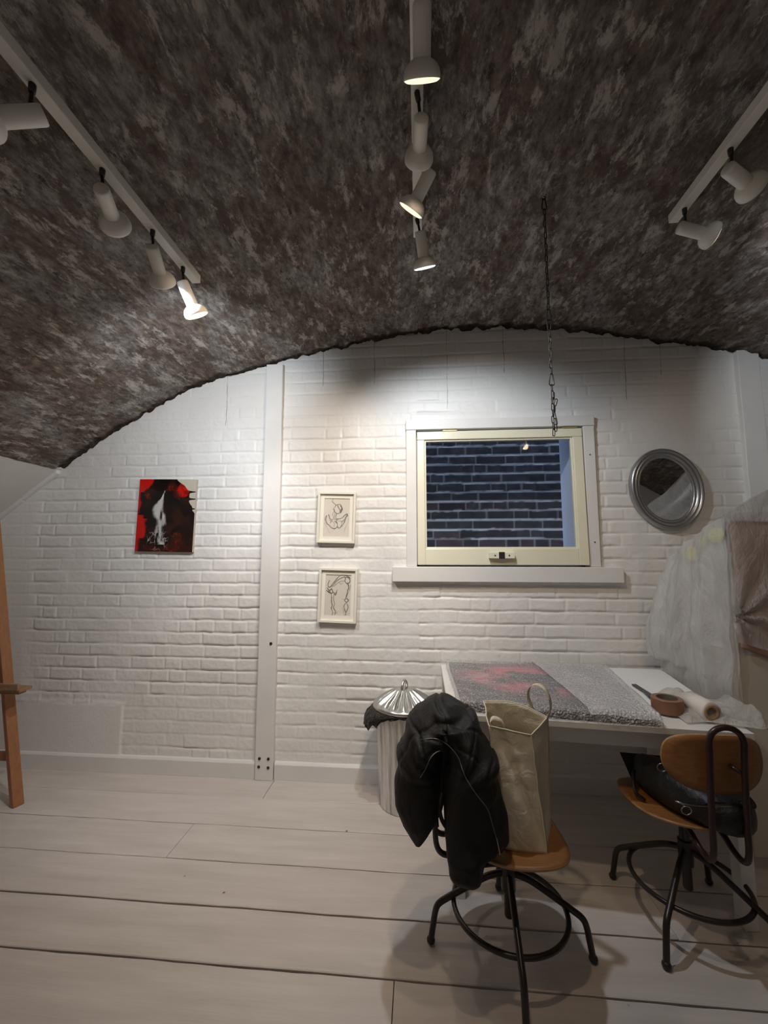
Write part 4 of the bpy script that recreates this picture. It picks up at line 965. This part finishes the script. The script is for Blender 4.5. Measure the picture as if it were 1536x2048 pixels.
row2 = np.exp(-(np.sin((cdist+.04*(fbm(co[:, 0]*6+9, co[:, 1]*6+5, 2, 14)-.5))*55)/.22)**2)*.0035*upz
fold = fold-seam-row2
nz = .016*(fbm(co[:, 0]*9+20+co[:, 1]*7, co[:, 2]*7+10, 3, 8)-.5)
co = co+no*(fold+vert+nz)[:, None]; me.vertices.foreach_set('co', co.ravel()); me.update(); me.shade_smooth()
jk = empty('black_jacket', (.09, 1.5, .63), 'black padded zip jacket hung over the back of the left swivel chair', 'jacket')
jb = obj('jacket_body', me, MCOAT, jk)
bm = bmesh.new(); bm.from_mesh(me); tree = BVHTree.FromBMesh(bm); bm.free()
def onto(px, py):
    o = Vector((0, 0, H)); h = tree.ray_cast(o, ray(px, py).normalized()); 
    return (h[0]-ray(px, py).normalized()*.002) if h[0] else None
MZIP = simple('grey_zip', (.16, .15, .14), .35, .5)
for Z_ in ([(842, 1480), (868, 1477), (892, 1487), (915, 1512), (925, 1540), (935, 1562), (955, 1592), (975, 1618), (985, 1650), (993, 1678)], [(840, 1556), (850, 1540), (862, 1515), (876, 1503), (888, 1503)]):
    P = [onto(p.x, p.y) for p in smoothpath([(a, b, 0) for a, b in Z_], 8)]; P = [p for p in P if p]
    P2 = [P[0]]+[p for a, p in zip(P, P[1:]) if (p-a).length < .05]
    if len(P2) > 3:
        for _ in range(3): P2 = [P2[0]]+[(P2[i-1]+P2[i]*2+P2[i+1])/4 for i in range(1, len(P2)-1)]+[P2[-1]]
        bm = bmesh.new(); tube(bm, P2, .0016, 6); zz = obj('zip', bm, MZIP, jk, smooth=True)
p = onto(993, 1680) or at(993, 1680, 1.38)
bm = bmesh.new(); bar(bm, p+Vector((0, -.004, .008)), p+Vector((.008, -.006, -.034)), .006, .002); obj('zip_pull', bm, MFEED, jk)
bm = bmesh.new(); tube(bm, smoothpath([at(872, 1585, 1.46), at(874, 1610, 1.44), at(875, 1640, 1.43), at(876, 1653, 1.43)], 6), .0035, 8); obj('drawcord', bm, MCOAT, jk, smooth=True)
bm = bmesh.new(); tube(bm, smoothpath([at(895, 1560, 1.46), at(882, 1595, 1.42), at(880, 1625, 1.40), at(888, 1648, 1.39), at(902, 1662, 1.39)], 6), .0068, 8); obj('hanging_strap', bm, MCOAT, jk, smooth=True)
# ================================================================== TOTE BAG
bg_ = empty('tote_bag', (.38, 1.60, .405), 'cream non-woven tote bag standing on the seat of the left swivel chair', 'bag')
zs_ = .397
B0 = [Vector((.268, 1.475, zs_)), Vector((.398, 1.458, zs_)), Vector((.455, 1.60, zs_)), Vector((.31, 1.66, zs_))]      # front-left, front-right, back-right, back-left
T0 = [at(975, 1488, 1.48), at(1055, 1515, 1.49), at(1094, 1448, 1.62), at(968, 1400, 1.66)]
T0[1] = at(1062, 1470, 1.50); T0[0] = at(978, 1452, 1.49); T0[2] = at(1097, 1435, 1.60); T0[3] = at(966, 1402, 1.66)
MIDP = at(1035, 1404, 1.68)
def ringp(v):                          # loop at height v (0 base, 1 rim), corners + bulge
    out = []; Bq = [B0[0], B0[1], B0[2], B0[3]]; Tq = T0
    c = [Bq[i].lerp(Tq[i], v) for i in range(4)]
    for i in range(4):
        a, b = c[i], c[(i+1) % 4]
        nrm = Vector(((b-a).y, -(b-a).x, 0)).normalized()
        for k in range(16):
            t = k/16; p = a.lerp(b, t); bul = math.sin(t*PI)*math.sin(min(1, v*1.1+.05)*PI)*.020
            if i == 3: bul *= .3
            if i == 1: bul = -math.sin(t*PI)*.022*math.sin(min(1, v*1.2)*PI)      # gusset pinched in
            if i == 2 and v > .8: p = p+Vector((0, 0, 1))*(math.sin(t*PI)*.022*(v-.8)/.2)
            w_ = .007*mnoise.noise(Vector((p.x*9, p.y*9, p.z*5)))+.003*mnoise.noise(Vector((p.x*33, p.y*30, p.z*24)))
            cr = -.024*math.exp(-((t-(.25+.75*(1-v)))/.10)**2)*(1 if i == 0 else 0)*math.sin(v*PI)
            out.append(p+nrm*(bul+w_*math.sin(min(1, v*3)*PI/2)+cr))
    return out
bm = bmesh.new(); R = [[bm.verts.new(p) for p in ringp(j/40)] for j in range(41)]
for a, b in zip(R, R[1:]):
    for k in range(64): bm.faces.new((a[k], a[(k+1) % 64], b[(k+1) % 64], b[k]))
bm.faces.new(R[0][::-1]); body = obj('bag_body', bm, MBAG, bg_, smooth=True); sd = body.modifiers.new('s', 'SOLIDIFY'); sd.thickness = .0018; sd.offset = -1
rim = ringp(1.0); bm = bmesh.new(); tube(bm, rim, .0022, 6, closed=True); obj('rim_piping', bm, MBAGEDGE, bg_, smooth=True)
cor = [ringp(j/30)[16] for j in range(31)]; bm = bmesh.new(); tube(bm, cor, .0018, 6); obj('seam_piping', bm, MBAGEDGE, bg_, smooth=True)
cor = [ringp(j/30)[0] for j in range(31)]; bm = bmesh.new(); tube(bm, cor, .0015, 6); obj('seam_piping', bm, MBAGEDGE, bg_, smooth=True)
def ribbon(pts, w_, side_v):
    P = smoothpath(pts, 8); bm = bmesh.new(); s = Vector(side_v).normalized()*w_/2; L = [(bm.verts.new(p-s), bm.verts.new(p+s)) for p in P]
    for a, b in zip(L, L[1:]): bm.faces.new((a[0], a[1], b[1], b[0]))
    return bm
for P, sv in (([at(1068, 1425, 1.655), at(1056, 1395, 1.66), at(1060, 1374, 1.65), at(1074, 1368, 1.63), at(1090, 1378, 1.61), at(1100, 1400, 1.60), at(1101, 1420, 1.60), at(1093, 1440, 1.60)], (.6, .8, .1)),
              ([at(986, 1455, 1.50), at(980, 1443, 1.50), at(986, 1436, 1.51), at(1000, 1440, 1.52), at(1008, 1452, 1.53), at(1012, 1475, 1.53)], (.2, .9, .3))):
    h_ = obj('bag_handle', ribbon(P, .022, sv), MBAG, bg_, smooth=True); sd = h_.modifiers.new('s', 'SOLIDIFY'); sd.thickness = .0015
# ================================================================== BLACK HANDBAG on the right chair
hb = empty('black_handbag', (.98, 1.72, .425), 'slouchy black leather bag lying on the seat of the right swivel chair', 'handbag')
bm = bmesh.new()
Zs = .424
secs = [(.875, 1.90, .465, .03, .05), (.890, 1.84, .480, .075, .06), (.925, 1.77, .487, .11, .068), (.965, 1.70, .487, .13, .068), (1.01, 1.65, .490, .15, .072), (1.06, 1.625, .488, .14, .070), (1.105, 1.615, .480, .12, .062), (1.130, 1.61, .475, .06, .04)]
R = []
for (x, y, z_, wy, hz) in secs:
    L = []
    for k in range(28):
        a = 2*PI*k/28; ex = 2.6; c_, s_ = math.cos(a), math.sin(a); r = (abs(c_)**ex+abs(s_)**ex)**(-1/ex)
        L.append(bm.verts.new((x+wy*r*c_*.35, y+wy*r*c_*.9, max(Zs, z_+hz*r*s_+(.012*mnoise.noise(Vector((x*20, y*20+c_, s_))))))))
    R.append(L)
for a, b in zip(R, R[1:]):
    for k in range(28): bm.faces.new((a[k], a[(k+1) % 28], b[(k+1) % 28], b[k]))
bm.faces.new(R[0][::-1]); bm.faces.new(R[-1])
o = obj('bag_body', bm, MLEATH, hb, smooth=True); sm_ = o.modifiers.new('s', 'SUBSURF'); sm_.levels = 1; sm_.render_levels = 1
fl_ = [at(1239, 1504, 1.93), at(1262, 1556, 1.88), at(1290, 1562, 1.84), at(1335, 1530, 1.88), at(1330, 1512, 1.90)]
bm = bmesh.new(); c0_ = sum(fl_, Vector())/5; P = fl_; n_ = 5
vs_ = [bm.verts.new(p) for p in P]; bm.faces.new(vs_); r_ = bmesh.ops.solidify(bm, geom=bm.faces[:], thickness=.006)
obj('flap', bm, MGREEN, hb, bevel=.002)
bm = bmesh.new(); tube(bm, smoothpath([at(1268, 1540, 1.82), at(1266, 1562, 1.78), at(1272, 1585, 1.75), at(1290, 1600, 1.74)], 7), .006, 10); obj('strap', bm, MLEATH, hb, smooth=True)
bm = bmesh.new(); tube(bm, smoothpath([at(1486, 1588, 1.55), at(1500, 1600, 1.54), at(1507, 1612, 1.53), at(1495, 1613, 1.53), at(1480, 1606, 1.53)], 6), [.010, .009, .006, .006, .009]*5+[.01] if False else .008, 10); obj('strap', bm, MLEATH, hb, smooth=True)
bm = bmesh.new(); tube(bm, smoothpath([at(1350, 1603, 1.505), at(1380, 1610, 1.495), at(1410, 1613, 1.50), at(1465, 1613, 1.51)], 6), .0012, 6); obj('zip', bm, MFEED, hb, smooth=True)
M = frame_to((.1, 1, .2))
for (cx, cy, Y, r) in ((1373, 1621, 1.49, .0145), (1324, 1535, 1.70, .016)):
    c_ = at(cx, cy, Y); bm = bmesh.new(); tube(bm, [c_+(M @ Vector((r*math.cos(a*PI/12), r*math.sin(a*PI/12), 0))) for a in range(24)], .0015, 7, closed=True); obj('metal_ring', bm, MFEED, hb, smooth=True)
bm = bmesh.new(); tube(bm, [at(1352, 1603, 1.50), at(1362, 1606, 1.495), at(1369, 1612, 1.49)], .003, 8); obj('zip_pull', bm, MFEED, hb, smooth=True)
# ================================================================== EASEL
es = empty('wooden_easel', (-2.5, 2.3, 0), 'orange-brown wooden artist easel cut off by the left edge of the photo', 'easel')
lp0, lp1 = Vector((-2.168, 2.205, 0)), Vector((-2.615, 2.34, 1.55))
bm = bmesh.new(); bar(bm, lp0, lp1, .052, .030); obj('leg', bm, MEASEL, es, bevel=.002)
bm = bmesh.new(); bar(bm, Vector((-3.10, 2.205, 0)), Vector((-2.68, 2.34, 1.5)), .052, .030); obj('leg', bm, MEASEL, es, bevel=.002)
bm = bmesh.new(); bar(bm, Vector((-2.65, 2.52, 0)), Vector((-2.65, 2.37, 1.45)), .04, .024); obj('rear_leg', bm, MEASEL, es, bevel=.002)
bm = bmesh.new(); bar(bm, Vector((-2.26, 2.24, .235)), Vector((-2.98, 2.24, .225)), .022, .045); obj('crossbar', bm, MEASEL, es, bevel=.002)
bm = bmesh.new(); pz = .60; box(bm, -3.0, -2.17, 2.16, 2.24, pz, pz+.016); box(bm, -3.0, -2.175, 2.155, 2.170, pz+.010, pz+.045); box(bm, -3.0, -2.20, 2.19, 2.235, pz-.02, pz)
obj('ledge', bm, MEASEL2, es, bevel=.002)
bm = bmesh.new(); bar(bm, Vector((-2.65, 2.30, .2)), Vector((-2.65, 2.36, 1.6)), .05, .022); obj('mast', bm, MEASEL, es, bevel=.002)
print('done', len(bpy.data.objects))
